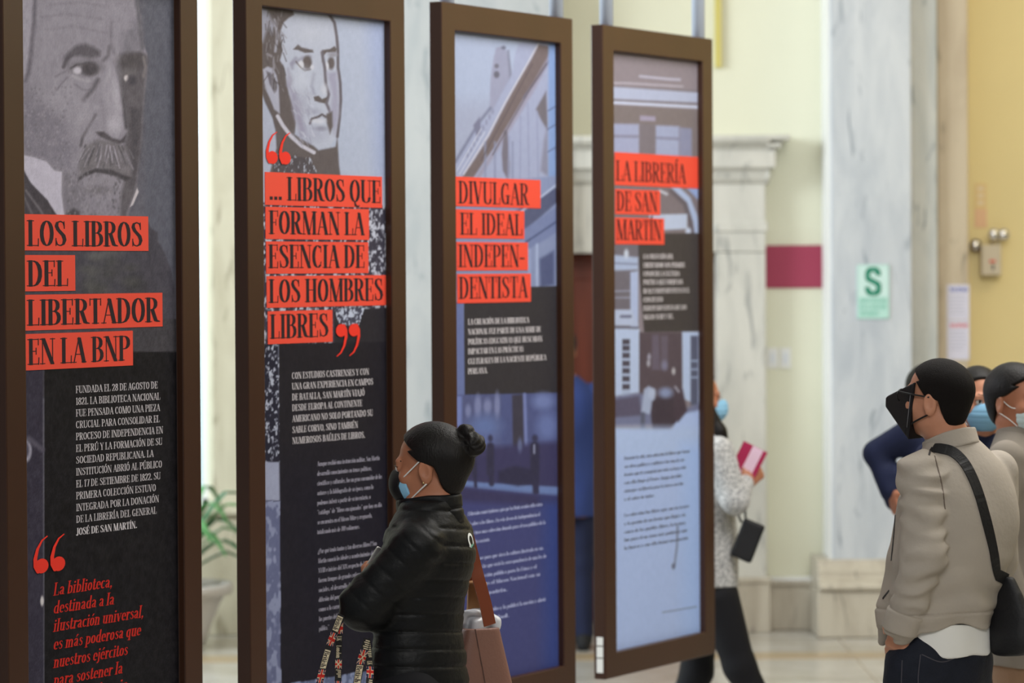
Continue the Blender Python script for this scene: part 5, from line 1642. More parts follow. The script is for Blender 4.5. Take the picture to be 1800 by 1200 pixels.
# shoulder tab, zips and seam
def surf_line(fn, pts, w_, m, nm, person, parent, n=8, thick=.002, off=.001):
    q = [ray_hit(fn, a, b, person.D - .5, person.D + .4, off) for a, b, _ in smooth_path([(x, y, 0) for x, y in pts], n)]
    mb = MB(); ribbon(mb, [a - person.org for a in q], [grad(fn, a, .012) for a in q], w_, thick)
    return mb.build(nm, m, parent)
m_seam = mat('dark_seam', (110, 98, 90), .8)
surf_line(m_jacket, [(1639, 786), (1635, 793), (1633, 800)], .006, mat('black_zip', (30, 28, 30), .5), 'shoulder_tab', M_, jm)
surf_line(m_jacket, [(1574, 905), (1571, 945), (1567, 985)], .006, mat('black_zip'), 'chest_zip', M_, jm)
surf_line(m_jacket, [(1563, 1038), (1552, 1052)], .006, mat('black_zip'), 'pocket_zip', M_, jm)
surf_line(m_jacket, [(1641, 795), (1655, 850), (1661, 895)], .0035, m_seam, 'armhole_seam', M_, jm)
# white shirt hem below the jacket
def m_shirt(P):
    q = TM.loc(P)
    d = loft(q, [ring(.875, 1655, .172, .134), ring(.93, 1654, .174, .136), ring(.975, 1654, .170, .132)]) - .006 * np.sin(q[:, 0] * 40 + 3 * q[:, 1] * 20) * .5
    return smax(d, (.905 - .05 * np.cos(q[:, 0] * 9) + .35 * np.maximum(q[:, 1] - .02, 0)) - q[:, 2], .004)
M_.mesh('shirt', m_shirt, TM.o + np.array([-.3, -.3, .82]), TM.o + np.array([.3, .3, 1.0]), .005, m_white)
m_denim = mat('dark_denim', (26, 30, 42), .75, .25, var=.15, vscale=30, bump=.2, bscale=160)
def m_jeans(P):
    q = TM.loc(P)
    d = loft(q, [ring(.78, 1648, .165, .125), ring(.86, 1650, .170, .130), ring(.94, 1652, .165, .125), ring(1.0, 1652, .15, .11)])
    for l in M_.legs: d = smin(d, chain(P, l, (.096, .072, .064), .03), .03)
    d = smin(d, cap(P, J(1584, 1174, -.11), J(1578, 1200, -.105), .044, .040), .03)
    return d - .006 * (noise3(P, (12, 12, 20)) - .5)
jn = M_.mesh('jeans', m_jeans, TM.o + np.array([-.32, -.32, .05]), TM.o + np.array([.32, .32, 1.02]), .006, m_denim)
m_thread = mat('faded_stitching', (70, 68, 76), .8)
surf_line(m_jeans, [(1620, 1150), (1655, 1163), (1688, 1152)], .003, m_thread, 'pocket_stitching', M_, jn)
surf_line(m_jeans, [(1618, 1150), (1614, 1200), (1622, 1250)], .003, m_thread, 'pocket_stitching', M_, jn)
surf_line(m_jeans, [(1586, 1160), (1584, 1230), (1586, 1340)], .003, m_thread, 'side_seam', M_, jn)
for l, fd in zip(M_.legs, M_.feet):
    M_.mesh('shoe', lambda P, l=l, fd=fd: foot_sdf(P, l[-1], fd, 1.15), l[-1] - .22, l[-1] + .26, .006, m_black_cloth)
# folded, beaked mask
def m_mask(P):
    q = M_.hq(P); x = np.abs(q[:, 0]); y, z = q[:, 1], q[:, 2]
    d1 = (x * .13 + (y - .172) * .075) / .150
    d2 = ((y - .172) * .036 + (z + .018) * .07) / .0787
    d3 = ((y - .172) * .068 - (z + .048) * .10) / .121
    d = smax(smax(smax(d1, d2, .006), d3, .006), .048 - y, .003)
    return (d + .0018 * np.exp(-((y - .060) / .0016) ** 2)) * M_.hs
_c = M_.hp(0, .09, -.04)
M_.mesh('face_mask', m_mask, _c - .14, _c + .14, .0028, m_mask_black)
M_.tube('mask_seam', [M_.hp(-.0655, .059, z) for z in (.010, -.02, -.06, -.095)], .0012, mat('grey_seam', (120, 120, 124), .6), 6)
for sg in (-1, 1):
    M_.tube('ear_loop', smooth_path([M_.hp(sg * .062, .055, -.088), M_.hp(sg * .072, .022, -.066), M_.hp(sg * .080, -.012, -.046)], 5), .0028, m_mask_black)
# glasses
gl = MB()
for sg in (-1, 1):
    gl.tube([M_.hp(sg * .066, .098, .010) - M_.org, M_.hp(sg * .074, .04, .008) - M_.org, M_.hp(sg * .0835, -.012, .008) - M_.org], .0028, 6)
    gl.tube([M_.hp(sg * .034 + .026 * math.cos(a), .106, -.002 + .018 * math.sin(a)) - M_.org for a in [i * math.pi / 8 for i in range(17)]], .0018, 6)
gl.tube([M_.hp(-.008, .108, .004) - M_.org, M_.hp(.008, .108, .004) - M_.org], .0018, 6)
gl.build('glasses', mat('black_glasses_frame', (20, 20, 22), .3), M_.root, True)


# ================================================================ people further back
def bystander(depth, foot_x, label, headpx, fwd, shoulder_z, height, jacket, trousers, skin, hair_kw=None, mask=None, arms=None, tlen=.86,
              hh=.008, torso_fwd=None, legs=None, wide=1.0, pitch=0, hands=(), cloth=None, hscale=1.0, loops=(-1, 1)):
    p_ = Person(depth, foot_x, label)
    p_.head(p_.J(*headpx), fwd, pitch, 0, hscale)
    Tb = Frame(p_.org, torso_fwd if torso_fwd is not None else fwd)
    p_.T = Tb
    k_ = shoulder_z / 1.40
    rg = [(tlen * k_ - .10, 0, 0, .180 * wide, .130), (.95 * k_, 0, 0, .178 * wide, .125), (1.06 * k_, 0, 0, .165 * wide, .115), (1.20 * k_, 0, .005, .185 * wide, .125), (1.32 * k_, 0, 0, .185 * wide, .112), (1.39 * k_, 0, -.005, .130, .085), (1.44 * k_, 0, -.005, .070, .070)]
    rg = sorted(rg)
    if rg[1][0] - rg[0][0] < .05: rg.pop(1)
    p_.rings = rg
    sh = [Tb.pt(-.175 * wide, 0, 1.345 * k_), Tb.pt(.175 * wide, 0, 1.345 * k_)]
    ar = []
    for i in (0, 1):
        if arms and arms[i] is not None: ar.append([sh[i]] + [np.asarray(q) for q in arms[i]])
        else:
            sg = -1 if i == 0 else 1
            ar.append([sh[i], Tb.pt(sg * .215 * wide, -.02, 1.07 * k_), Tb.pt(sg * .20 * wide, .07, .84 * k_)])
    if legs is None:
        legs = [[Tb.pt(sg * .085, 0, .84 * k_), Tb.pt(sg * .09, .01, .46 * k_), Tb.pt(sg * .095, -.01, .09)] for sg in (-1, 1)]
    p_.legs, p_.feet = legs, [Tb.vec(-.15, 1, 0), Tb.vec(.15, 1, 0)]
    hd = list(hands) or [(a[2], (a[2] - a[1]) / np.linalg.norm(a[2] - a[1]), Tb.vec(sg, 0, 0), .3, -sg, .95) for a, sg in zip(ar, (1, -1))]
    p_.body(Tb.pt(0, -.01, 1.40 * k_), Tb, [(z, a, b, c * .8, d * .8) for z, a, b, c, d in rg], ar, legs, skin, .0065, hd)
    p_.eyes()
    p_.hair(**(hair_kw or {}))
    if mask is not None: p_.surgical_mask(mask, loops)
    def jf(P):
        q = Tb.loc(P)
        d = loft(q, rg) - .012 * (noise3(P, (10, 10, 7)) - .5)
        for a in ar: d = smin(d, chain(P, a, (.066, .056, .042), .03) - .010 * (noise3(P, (17, 17, 12)) - .5), .025)
        return cloth(p_, P, q, d) if cloth else d
    pts = [q for a in ar for q in a] + [Tb.pt(x, y, z) for x in (-.26, .26) for y in (-.2, .2) for z in (rg[0][0], 1.5 * k_)]
    lo, hi = p_.bounds(pts, .09)
    p_.jacket_fn = jf
    p_.jacket = p_.mesh('jacket', jf, lo, hi, hh, jacket)
    def tf(P):
        d = loft(Tb.loc(P), [(.76 * k_, 0, 0, .165, .118), (.90 * k_, 0, 0, .165, .118), (1.0 * k_, 0, 0, .145, .10)])
        for l in legs: d = smin(d, chain(P, l, (.092, .068, .058), .03), .03)
        return d
    lo, hi = p_.bounds([q for l in legs for q in l] + [Tb.pt(x, y, 1.0 * k_) for x in (-.2, .2) for y in (-.15, .15)], .12); lo[2] = .03
    p_.mesh('trousers', tf, lo, hi, .009, trousers)
    for l, fd in zip(legs, p_.feet):
        p_.mesh('shoe', lambda P, l=l, fd=fd: foot_sdf(P, l[-1], fd, 1.12), l[-1] - .22, l[-1] + .24, .007, m_black_cloth)
    return p_


m_navy = mat('navy_cloth', (32, 38, 64), .75, .2, var=.08, vscale=8)
m_coat = mat('grey_beige_coat', (138, 130, 120), .8, .2, var=.06, vscale=8)
m_tan = mat('tan_trousers', (150, 120, 96), .8, .2)
m_royal = mat('royal_blue_coat', (50, 66, 122), .75, .2, var=.05, vscale=6)

# walking woman in tweed, half behind the last panel
m_tweed = bpy.data.materials.new('grey_tweed'); m_tweed.use_nodes = True
_nt = m_tweed.node_tree; _b = _nt.nodes['Principled BSDF']; _b.inputs['Roughness'].default_value = .9
_tc = _nt.nodes.new('ShaderNodeTexCoord'); _n = _nt.nodes.new('ShaderNodeTexNoise'); _n.inputs['Scale'].default_value = 110; _n.inputs['Detail'].default_value = 3
_r = _nt.nodes.new('ShaderNodeValToRGB'); _r.color_ramp.elements[0].position = .40; _r.color_ramp.elements[1].position = .60
_r.color_ramp.elements[0].color = (*lin((140, 140, 142)), 1); _r.color_ramp.elements[1].color = (*lin((204, 204, 203)), 1)
_nt.links.new(_tc.outputs['Object'], _n.inputs['Vector']); _nt.links.new(_n.outputs['Fac'], _r.inputs[0]); _nt.links.new(_r.outputs[0], _b.inputs['Base Color'])

_q = lambda x, y, dy=0.0: at(x, y, 14.6 + dy)
def _long_hair(P, q, d):
    h_ = cap(q, (.055, .020, -.01), (.075, .080, -.14), .030, .028)
    h_ = smin(h_, cap(q, (.075, .080, -.14), (.105, .160, -.37), .028, .018), .03)
    h2 = cap(q, (-.05, -.03, .0), (-.055, -.02, -.25), .034, .03)
    b_ = cap(q, (0, -.08, .0), (0, -.09, -.22), .06, .05)
    return smin(smin(smin(d, h_, .02), h2, .02), b_, .03)
LINE_LONG = [(-.2, -.2), (-.09, -.05), (-.06, -.03), (-.02, -.005), (.02, .022), (.04, .040), (.06, .06), (.085, .072), (.10, .09), (.13, .2)]
TW = bystander(14.6, 1243, 'woman with long black hair in a grey tweed jacket walking behind the last panel', (1226, 700), 174, 1.33, 1.62, m_tweed, m_trouser, m_skin,
               dict(line=LINE_LONG, thick=.012, extra=_long_hair, pad=.30), m_mask_blue,
               arms=[None, [_q(1292, 880, -.20), _q(1308, 850, -.13)]], tlen=.84, torso_fwd=168, hh=.007,
               legs=[[_q(1232, 1050, .08), _q(1225, 1180, .1), _q(1178, 1287, .12)], [_q(1262, 1050, -.08), _q(1300, 1170, -.08), _q(1362, 1290, -.06)]],
               hands=[(_q(1308, 850, -.13), np.array([.12, .05, .10]), np.array([-.25, .9, .1]), .65, 1, .95)])

# man with the navy jacket behind the man in beige
_q = lambda x, y, dy=0.0: at(x, y, 14.0 + dy)
NV = bystander(14.0, 1668, 'person in a navy jacket with an elbow out, standing behind the man in beige', (1642, 690), 200, 1.43, 1.7, m_navy, m_trouser, m_skin, None, m_mask_pale,
               arms=[None, [_q(1543, 797, .0), _q(1566, 862, -.06)]], torso_fwd=250, hh=.008,
               cloth=lambda s_, P, q, d: smin(d, cap(P, at(1574, 835, 13.95), at(1575, 878, 13.97), .05, .048), .02))
# face with a light blue mask between the two men
FC = bystander(12.2, 1724, 'person in dark blue with a light blue mask, peeking out between the two men', (1721, 704), 258, 1.42, 1.68, m_navy, m_trouser, m_skin_lt, None, m_mask_blue, torso_fwd=262, hh=.008)
# man at the right edge
GC = bystander(11.5, 1796, 'man with thick black hair in a grey beige coat at the right edge', (1787, 703), 224, 1.47, 1.76, m_coat, m_tan, m_skin,
               dict(line=[(-.12, -.2), (-.085, -.062), (-.05, -.045), (-.02, -.036), (.005, -.028), (.018, .012), (.03, .03), (.05, .055), (.07, .075), (.09, .10), (.13, .25)], thick=.012), m_mask_pale, tlen=.78, torso_fwd=205, hh=.007, wide=1.05)
GC.mesh('inner_collar', lambda P: cap(P, GC.T.pt(0, .0, 1.44), GC.T.pt(0, .012, 1.495), .070, .060), GC.T.pt(0, 0, 1.5) - .16, GC.T.pt(0, 0, 1.5) + .16, .005, m_black_cloth)
GC.mesh('coat_collar', lambda P: smax(np.abs(cap(P, GC.T.pt(0, -.005, 1.38), GC.T.pt(0, .0, 1.465), .105, .082)) - .008, (GC.T.loc(P)[:, 1] - .04), .01), GC.T.pt(0, 0, 1.5) - .2, GC.T.pt(0, 0, 1.5) + .2, .005, m_coat, GC.jacket)
# person in blue by the door
BL = bystander(18.4, 993, 'person in a long royal blue coat standing by the wooden door', (985, 612), 80, 1.44, 1.72, m_royal, m_navy, m_skin, None, None, tlen=.80, hh=.009, wide=1.05)

# ================================================================== things people carry
# brown shoulder tote of the woman in front
J = W.J
m_taupe = mat('taupe_leather', (128, 92, 80), .5, .4, var=.05, vscale=6, bump=.12, bscale=120)
m_strap = mat('chestnut_leather', (128, 62, 34), .45, .4)
bo = J(838, 1180, .275)
bag = empty('tote_bag', bo - np.array([0, 0, .26]))
tag(bag, 'brown leather shoulder tote with a chestnut strap, hanging behind the woman in black', 'bag')
ba = bag.location
BF = Frame(np.array(ba), 62)
def bag_fn(P):
    q = BF.loc(P)
    hw = .165 - .10 * (q[:, 2] - .02)
    z = q[:, 2]
    rx = .155 - .245 * z; ry = .075 - .04 * z
    d = (np.abs(q[:, 0] / rx) ** 4 + np.abs(q[:, 1] / ry) ** 4) ** .25 - 1
    d = d * np.minimum(rx, ry) - .004 * (noise3(P, (7, 7, 5)) - .5)
    d = smax(smax(d, z - .395, .004), .0 - z, .02)
    hole = (np.abs(q[:, 0] / (rx - .013)) ** 4 + np.abs(q[:, 1] / (ry - .013)) ** 4) ** .25 - 1
    return smax(d, -smax(hole * .05, .33 - z, .004), .003)
_ba = np.array(ba)
bb = sdf_obj('bag_body', bag_fn, _ba - np.array([.28, .28, .03]), _ba + np.array([.28, .28, .46]), .005, m_taupe, bag, _ba)
q = [ray_hit(bag_fn, a, b, 9.5, 10.8, .001) for a, b, _ in smooth_path([(835, 1106, 0), (843, 1150, 0), (852, 1199, 0), (858, 1250, 0)], 6)]
mb = MB(); ribbon(mb, [a - _ba for a in q], [grad(bag_fn, a, .01) for a in q], .003, .002); mb.build('seam', mat('dark_leather_seam', (74, 50, 44), .6), bb)
st = smooth_path([J(818, 925, .17), J(833, 985, .19), J(842, 1020, .19), J(853, 1060, .20), J(861, 1098, .215)], 8)
mb = MB(); ribbon(mb, [a - _ba for a in st], np.array([.35, -.94, 0]), .038, .004); mb.build('strap', m_strap, bag)
st = smooth_path([J(808, 930, .22), J(822, 1000, .30), J(836, 1046, .33), J(850, 1100, .335)], 8)
mb = MB(); ribbon(mb, [a - _ba for a in st], np.array([.35, -.94, 0]), .036, .004); mb.build('strap', m_strap, bag)
# crumpled white plastic bag and a paper roll peeping out of the tote
pb = J(840, 1092, .275)
o = sdf_obj('plastic_bag', lambda P: ell(P, pb, (.066, .035, .052)) - .030 * (np.abs(noise3(P, (26, 26, 34)) - .5) * 2 - .5), pb - .12, pb + .12, .0035, mat('white_plastic_film', (206, 208, 214), .3, .5), None, pb - np.array([0, 0, .05]))
o.location = tuple(pb - np.array([0, 0, .05])); tag(o, 'crumpled white plastic bag sticking out of the brown tote', 'plastic bag')
pr = J(838, 1056, .30)
o = sdf_obj('paper_bag', lambda P: rbox(P, pr, (.030, .026, .062), .012) - .010 * (noise3(P, (20, 20, 20)) - .5), pr - .12, pr + .12, .004, mat('kraft_paper', (172, 124, 82), .7), None, pr - np.array([0, 0, .06]))
o.location = tuple(pr - np.array([0, 0, .06])); tag(o, 'small tan paper bag tucked in the brown tote above the plastic', 'paper bag')

# tote with printed flag straps over her forearm
fb = empty('tote_bag', J(590, 1400, -.33))
tag(fb, 'cloth tote with black flag printed straps, hung over the forearm of the woman in black', 'bag')
fo = np.array(fb.location)
FB = Frame(fo, 14)
m_black_print = mat('black_printed_webbing', (30, 28, 30), .7)
m_crm = mat('cream_print', (222, 208, 176), .7); m_flag_r = mat('flag_red', (205, 40, 30), .7); m_flag_b = mat('flag_navy', (36, 38, 78), .7)
def fbag(P):
    q = FB.loc(P)
    rx, ry = .07 + 0 * q[:, 2], .17 - .05 * (q[:, 2] - .1)
    d = ((np.abs(q[:, 0] / rx) ** 4 + np.abs(q[:, 1] / ry) ** 4) ** .25 - 1) * .07 - .008 * (noise3(P, (8, 8, 8)) - .5)
    return smax(smax(d, q[:, 2] - .24, .006), -.14 - q[:, 2], .02)
sdf_obj('bag_body', fbag, fo - np.array([.25, .25, .2]), fo + np.array([.25, .25, .3]), .007, m_black_print, fb, fo)


class Strap:
    """printed webbing: a ribbon with flags and words laid along it"""
    def __init__(self, pts, nrm, width=.024):
        self.p = np.array(smooth_path(pts, 10)); self.n = np.array(nrm, float); self.w = width
        seg = np.linalg.norm(np.diff(self.p, axis=0), axis=1); self.s = np.concatenate([[0], np.cumsum(seg)])
        mb = MB(); ribbon(mb, [a - fo for a in self.p], self.n, width, .0016); self.o = mb.build('strap', m_black_print, fb)

    def map(self, s, t_, e):
        i = int(np.clip(np.searchsorted(self.s, s) - 1, 0, len(self.p) - 2))
        f = (s - self.s[i]) / (self.s[i + 1] - self.s[i])
        q = self.p[i] + (self.p[i + 1] - self.p[i]) * f
        d = self.p[i + 1] - self.p[i]; d /= np.linalg.norm(d)
        sd = np.cross(d, self.n); sd /= np.linalg.norm(sd); nn = np.cross(sd, d)
        if nn @ self.n < 0: nn = -nn
        return tuple(q + sd * t_ * self.w - fo + nn * (.0016 + e))

    def rect(self, mb, s0, s1, t0, t1, e):
        n = max(1, int((s1 - s0) / .005)); vs = []
        for i in range(n + 1):
            s = s0 + (s1 - s0) * i / n
            vs += [self.map(s, t0, e), self.map(s, t1, e)]
        mb.add(vs, [(2 * i, 2 * i + 2, 2 * i + 3, 2 * i + 1) for i in range(n)])

    def quad(self, mb, pts, e): mb.add([self.map(a, b, e) for a, b in pts], [tuple(range(len(pts)))])

    def flag(self, s0, L_=.042):
        b, c, r = MB(), MB(), MB(); s1 = s0 + L_; m = (s0 + s1) / 2
        self.rect(b, s0, s1, -.5, .5, .0002)
        for (a0, t0), (a1, t1) in (((s0, -.5), (s1, .5)), ((s0, .5), (s1, -.5))):
            w_ = .006
            self.quad(c, [(a0 - 0, t0), (a0 + w_, t0), (a1, t1), (a1 - w_, t1)], .0004)
            self.quad(r, [(a0 + .001, t0), (a0 + .003, t0), (a1 - .001, t1), (a1 - .003, t1)], .0006)
        self.rect(c, m - .008, m + .008, -.5, .5, .0005); self.rect(c, s0, s1, -.20, .20, .0005)
        self.rect(r, m - .005, m + .005, -.5, .5, .0008); self.rect(r, s0, s1, -.12, .12, .0008)
        for mb, mm, nm in ((b, m_flag_b, 'flag_print'), (c, m_crm, 'flag_print'), (r, m_flag_r, 'flag_print')): mb.build(nm, mm, self.o)

    def word(self, text, s0, L_, dark_on_cream=True, cap_=.55):
        if dark_on_cream:
            c = MB(); self.rect(c, s0, s0 + L_, -.42, .42, .0003); c.build('cream_patch', m_crm, self.o)
        L = Letters(lambda u, v, e: self.map(s0 + .003 + u, -(v - .5) * cap_ * 1.6, .0008 + e))
        L.line(text, 0, .1, .8, L_ - .006)
        L.mb.build('lettering', m_ink if dark_on_cream else m_crm, self.o)

    def micro(self, s0, L_):
        c = MB(); n = int(L_ / .006)
        for i in range(n):
            self.rect(c, s0 + i * .006, s0 + i * .006 + .003, -.4, RNG.uniform(.0, .4), .0004)
        c.build('small_print', m_crm, self.o)


_nv = np.array([-.25, -.95, .1])
s = Strap([J(600, 1080, -.235), J(588, 1112, -.23), J(576, 1145, -.22), J(563, 1195, -.27), J(548, 1268, -.33)], _nv, .020)
s.word('British', .005, .045); s.flag(.056); s.word('British', .112, .060); s.flag(.176); s.micro(.222, .06)
s = Strap([J(598, 1086, -.20), J(596, 1120, -.19), J(595, 1160, -.18), J(594, 1200, -.25), J(592, 1272, -.31)], np.array([.1, -1, .05]), .019)
s.flag(.012, .034); s.word('UK', .05, .02, False); s.word('London', .078, .045, False); s.flag(.125, .036); s.micro(.166, .04); s.flag(.212)
s = Strap([J(646, 1122, -.225), J(640, 1145, -.22), J(634, 1165, -.215), J(628, 1200, -.27), J(620, 1272, -.33)], np.array([-.1, -1, .05]), .022)
s.micro(.004, .03); s.flag(.034, .048); s.word('British', .085, .070); s.flag(.16)
s = Strap([J(645, 1122, -.19), J(648, 1150, -.18), J(650, 1190, -.25), J(640, 1272, -.31)], np.array([.15, -1, .05]), .020)
s.micro(.004, .06); s.word('UK', .075, .024, False); s.flag(.103); s.micro(.15, .05)

# phone in her right hand
ph = J(650, 984, .015)
pr_ = empty('mobile_phone', ph - np.array([0, 0, .06]), 0.35); tag(pr_, 'silver mobile phone held by the woman in black, showing past her sleeve', 'phone')
mb = MB().box((-.034, -.004, 0), (.034, .004, .10)); o = mb.build('phone_body', mat('silver_phone', (190, 188, 186), .25, metal=.6), pr_, bevel=.003); o.rotation_euler = (.2, .5, 0)
mb = MB().box((-.031, .0041, .003), (.031, .0046, .097)); s_ = mb.build('screen', mat('dark_glass', (18, 18, 22), .08), o)

# crossbody bag of the man in beige
J = M_.J
cb_c = J(1774, 1085, -.045)
cb = empty('crossbody_bag', cb_c - np.array([0, 0, .13])); tag(cb, 'black crossbody bag with a long strap over the beige jacket', 'bag')
co = np.array(cb.location)
CF = Frame(cb_c, 140, 0, 4)
def cbag(P):
    q = CF.loc(P)
    z = q[:, 2]
    rx = np.interp(z, [-.12, -.08, 0, .07, .125], [.06, .082, .078, .055, .022]).astype(f32)
    ry = np.interp(z, [-.12, -.06, .12], [.035, .045, .018]).astype(f32)
    d = ((np.abs(q[:, 0] / rx) ** 2.6 + np.abs(q[:, 1] / ry) ** 2.6) ** (1 / 2.6) - 1) * ry
    return smax(smax(d, z - .125, .01), -.115 - z, .02) - .006 * (noise3(P, (14, 14, 14)) - .5)
m_nylon = mat('black_nylon', (24, 24, 27), .6, .35, bump=.15, bscale=90)
o = sdf_obj('bag_body', cbag, co - np.array([.2, .2, .02]), co + np.array([.2, .2, .3]), .0045, m_nylon, cb, co)
q = [ray_hit(m_jacket, a, b, 9.8, 10.8, .004) for a, b, _ in smooth_path([(1640, 788, 0), (1654, 789, 0), (1676, 796, 0), (1697, 818, 0), (1716, 858, 0), (1731, 908, 0), (1744, 962, 0), (1752, 1010, 0)], 8)]
nr = [grad(m_jacket, a, .02) for a in q]
q.append(CF.pt(0, 0, .115)); nr.append(np.array([.3, -.95, 0]))
mb = MB(); ribbon(mb, [a - co for a in q], nr, .036, .003); mb.build('strap', m_nylon, cb)

# book and small black bag of the walking woman
J = TW.J
bk = empty('book', J(1298, 846, -.12)); tag(bk, 'magenta covered booklet with a pale band, held up by the walking woman', 'book')
bk.rotation_euler = (math.radians(0), math.radians(27), math.radians(-8))
m_mag = mat('magenta_cover', (168, 34, 80), .4); m_pink = mat('pale_pink_print', (228, 196, 216), .5)
cv = MB().box((-.055, -.006, -.01), (.055, -.004, .165)).box((-.055, .004, -.01), (.055, .006, .165)).box((-.057, -.006, -.01), (-.054, .006, .165)).build('cover', m_mag, bk)
MB().box((-.052, -.0036, -.007), (.053, .0036, .162)).build('pages', m_white, bk)
MB().box((-.012, -.0066, -.0095), (.036, -.0061, .1645)).build('cover_band', m_pink, cv)
cl_c = J(1314, 950, -.16)
cl = empty('handbag', cl_c - np.array([0, 0, .11])); tag(cl, 'small flat black bag hanging from the wrist of the walking woman', 'bag')
clo = np.array(cl.location)
def clutch(P):
    q = Frame(cl_c, 95, 0, -22).loc(P)
    return rbox(q, (0, 0, 0), (.048, .018, .085), .012) - .004 * (noise3(P, (12, 12, 12)) - .5)
sdf_obj('bag_body', clutch, clo - np.array([.16, .12, .03]), clo + np.array([.16, .12, .24]), .005, m_nylon, cl, clo)
MB().tube([a - clo for a in smooth_path([J(1303, 918, -.16), J(1296, 895, -.17), J(1304, 868, -.18), J(1312, 872, -.15), J(1310, 900, -.155), J(1312, 918, -.16)], 6)], .005, 8).build('strap', m_nylon, cl, True)

# ================================================================== things in the hall
# planter with arching leaves by the window
pc = at(300, 1138, 18.6); pc[2] = 0
pt_ = empty('potted_plant', pc); tag(pt_, 'green arching plant in a wide pale stone pot beside the window', 'plant')
m_pot = mat('pale_pot', (196, 190, 184), .6, var=.06, vscale=5)
pot = MB().lathe([(.14, 0), (.19, .02), (.22, .12), (.27, .24), (.30, .29), (.335, .30), (.345, .335), (.335, .355), (.30, .355), (.29, .33), (.10, .33)], n=48).build('pot', m_pot, pt_, True)
MB().lathe([(.29, .325), (.10, .34)], n=32).build('soil', mat('dark_soil', (60, 46, 36), .9), pt_)
m_leaf = mat('green_leaf', (92, 150, 92), .45, .4, var=.25, vscale=6)
m_leaf2 = mat('deep_green_leaf', (52, 104, 66), .45, .4, var=.25, vscale=6)
for i in range(26):
    a = i * 2.399 + .3; L_ = RNG.uniform(.38, .62); up_ = RNG.uniform(.25, .60)
    if i in (0, 3, 8): a, L_, up_ = (-.25, .05, -.6)[(0, 3, 8).index(i)], (.46, .52, .44)[(0, 3, 8).index(i)], (.40, .20, .5)[(0, 3, 8).index(i)]
    P_ = []
    for j in range(9):
        t_ = j / 8
        r_ = L_ * t_; z_ = .34 + up_ * math.sin(min(t_ * 1.9, 2.6)) * 1.0 - .18 * max(t_ - .65, 0) * 2
        P_.append((r_ * math.cos(a) * .95, r_ * math.sin(a) * .95, z_))
    vs, fs = [], []
    for j, q in enumerate(P_):
        t_ = j / 8; w_ = .034 * math.sin(math.pi * min(t_ * .92 + .06, 1)) + .003
        s_ = np.array([-math.sin(a), math.cos(a), 0])
        vs += [tuple(np.array(q) - s_ * w_), tuple(np.array(q) + np.array([0, 0, -.010])), tuple(np.array(q) + s_ * w_)]
    for j in range(8):
        fs += [(3 * j, 3 * j + 1, 3 * j + 4, 3 * j + 3), (3 * j + 1, 3 * j + 2, 3 * j + 5, 3 * j + 4)]
    lf = MB().add(vs, fs).build('leaf', m_leaf if i % 3 else m_leaf2, pt_, True)
    so = lf.modifiers.new('thickness', 'SOLIDIFY'); so.thickness = .003

# maroon board between door frame and pilaster
x0, x1, z0, z1 = wx(1346), wx(1449), wz(506, YW, 1400), wz(431, YW, 1400)
o = MB().box((x0, YW - .012, z0), (x1, YW, z1)).build('wall_board', mat('maroon_board', (160, 58, 84), .6), None, bevel=.002)
tag(o, 'plain maroon board on the pale yellow wall between door frame and marble pilaster', 'board')
# two light switches
for i, (a, b, lb) in enumerate(((1348, 1368, 'white light switch plate next to the door frame, left of the pair'), (1371, 1390, 'white light switch plate right of the other one, under the maroon board'))):
    x0, x1, z0, z1 = wx(a), wx(b), wz(647, YW, 1370), wz(611, YW, 1370)
    sw = empty('light_switch', ((x0 + x1) / 2, YW, z0)); tag(sw, lb, 'light switch', 'light switches by the door')
    h_ = (x1 - x0) / 2
    MB().box((-h_, -.010, 0), (h_, 0, z1 - z0)).build('plate', m_white, sw, bevel=.002)
    MB().box((-h_ * .45, -.014, (z1 - z0) * .25), (h_ * .45, -.009, (z1 - z0) * .75)).build('rocker', mat('switch_rocker', (222, 226, 232), .4), sw, bevel=.001)

# green S safety sign on the pilaster
yp = 19.0
x0, x1, z0, z1 = wx(1507, yp), wx(1563, yp), wz(560, yp, 1535), wz(465, yp, 1535)
sg_ = empty('safety_sign', ((x0 + x1) / 2, yp, z0)); tag(sg_, 'pale green sign with a large green letter S on the marble pilaster', 'sign')
hw, hh_ = (x1 - x0) / 2, z1 - z0
m_mint = mat('pale_mint', (206, 234, 230), .5); m_sgreen = mat('sign_green', (22, 132, 104), .5); m_mint2 = mat('mint_print', (184, 226, 216), .5); m_lgreen = mat('soft_green_print', (140, 204, 188), .5)
bd = MB().box((-hw, -.006, 0), (hw, -.0005, hh_)).build('board', m_mint, sg_)
MB().box((-hw, -.0065, 0), (hw, -.006, hh_ * .40)).build('lower_field', m_mint2, bd)
eb = MB()
for lo_, hi_ in (((-hw, hh_ - .006), (hw, hh_)), ((-hw, 0), (-hw + .005, hh_)), ((hw - .005, 0), (hw, hh_)), ((-hw, 0), (hw, .005))): eb.box((lo_[0], -.0072, lo_[1]), (hi_[0], -.0066, hi_[1]))
eb.build('border', m_mint2, bd)
ls = Letters(lambda u, v, e: (u, -.0075 - e, v))
Ssh = [(.86, .80), (.74, .93), (.5, 1.0), (.24, .93), (.12, .76), (.2, .60), (.5, .50), (.8, .39), (.89, .22), (.76, .06), (.5, 0), (.24, .06), (.11, .22)]
Ssm = [(q_[0], q_[1]) for q_ in [tuple(v[:2]) for v in smooth_path([(a, b, 0) for a, b in Ssh], 5)]]
sz = hh_ * .46
for poly in pen_path([((a - .5) * sz * .62, hh_ * .46 + b * sz) for a, b in Ssm], sz * .17, sz * .15, sz * .17): ls.poly(poly)
ls.mb.build('letter', m_sgreen, bd)
l2 = Letters(lambda u, v, e: (u, -.0075 - e, v))
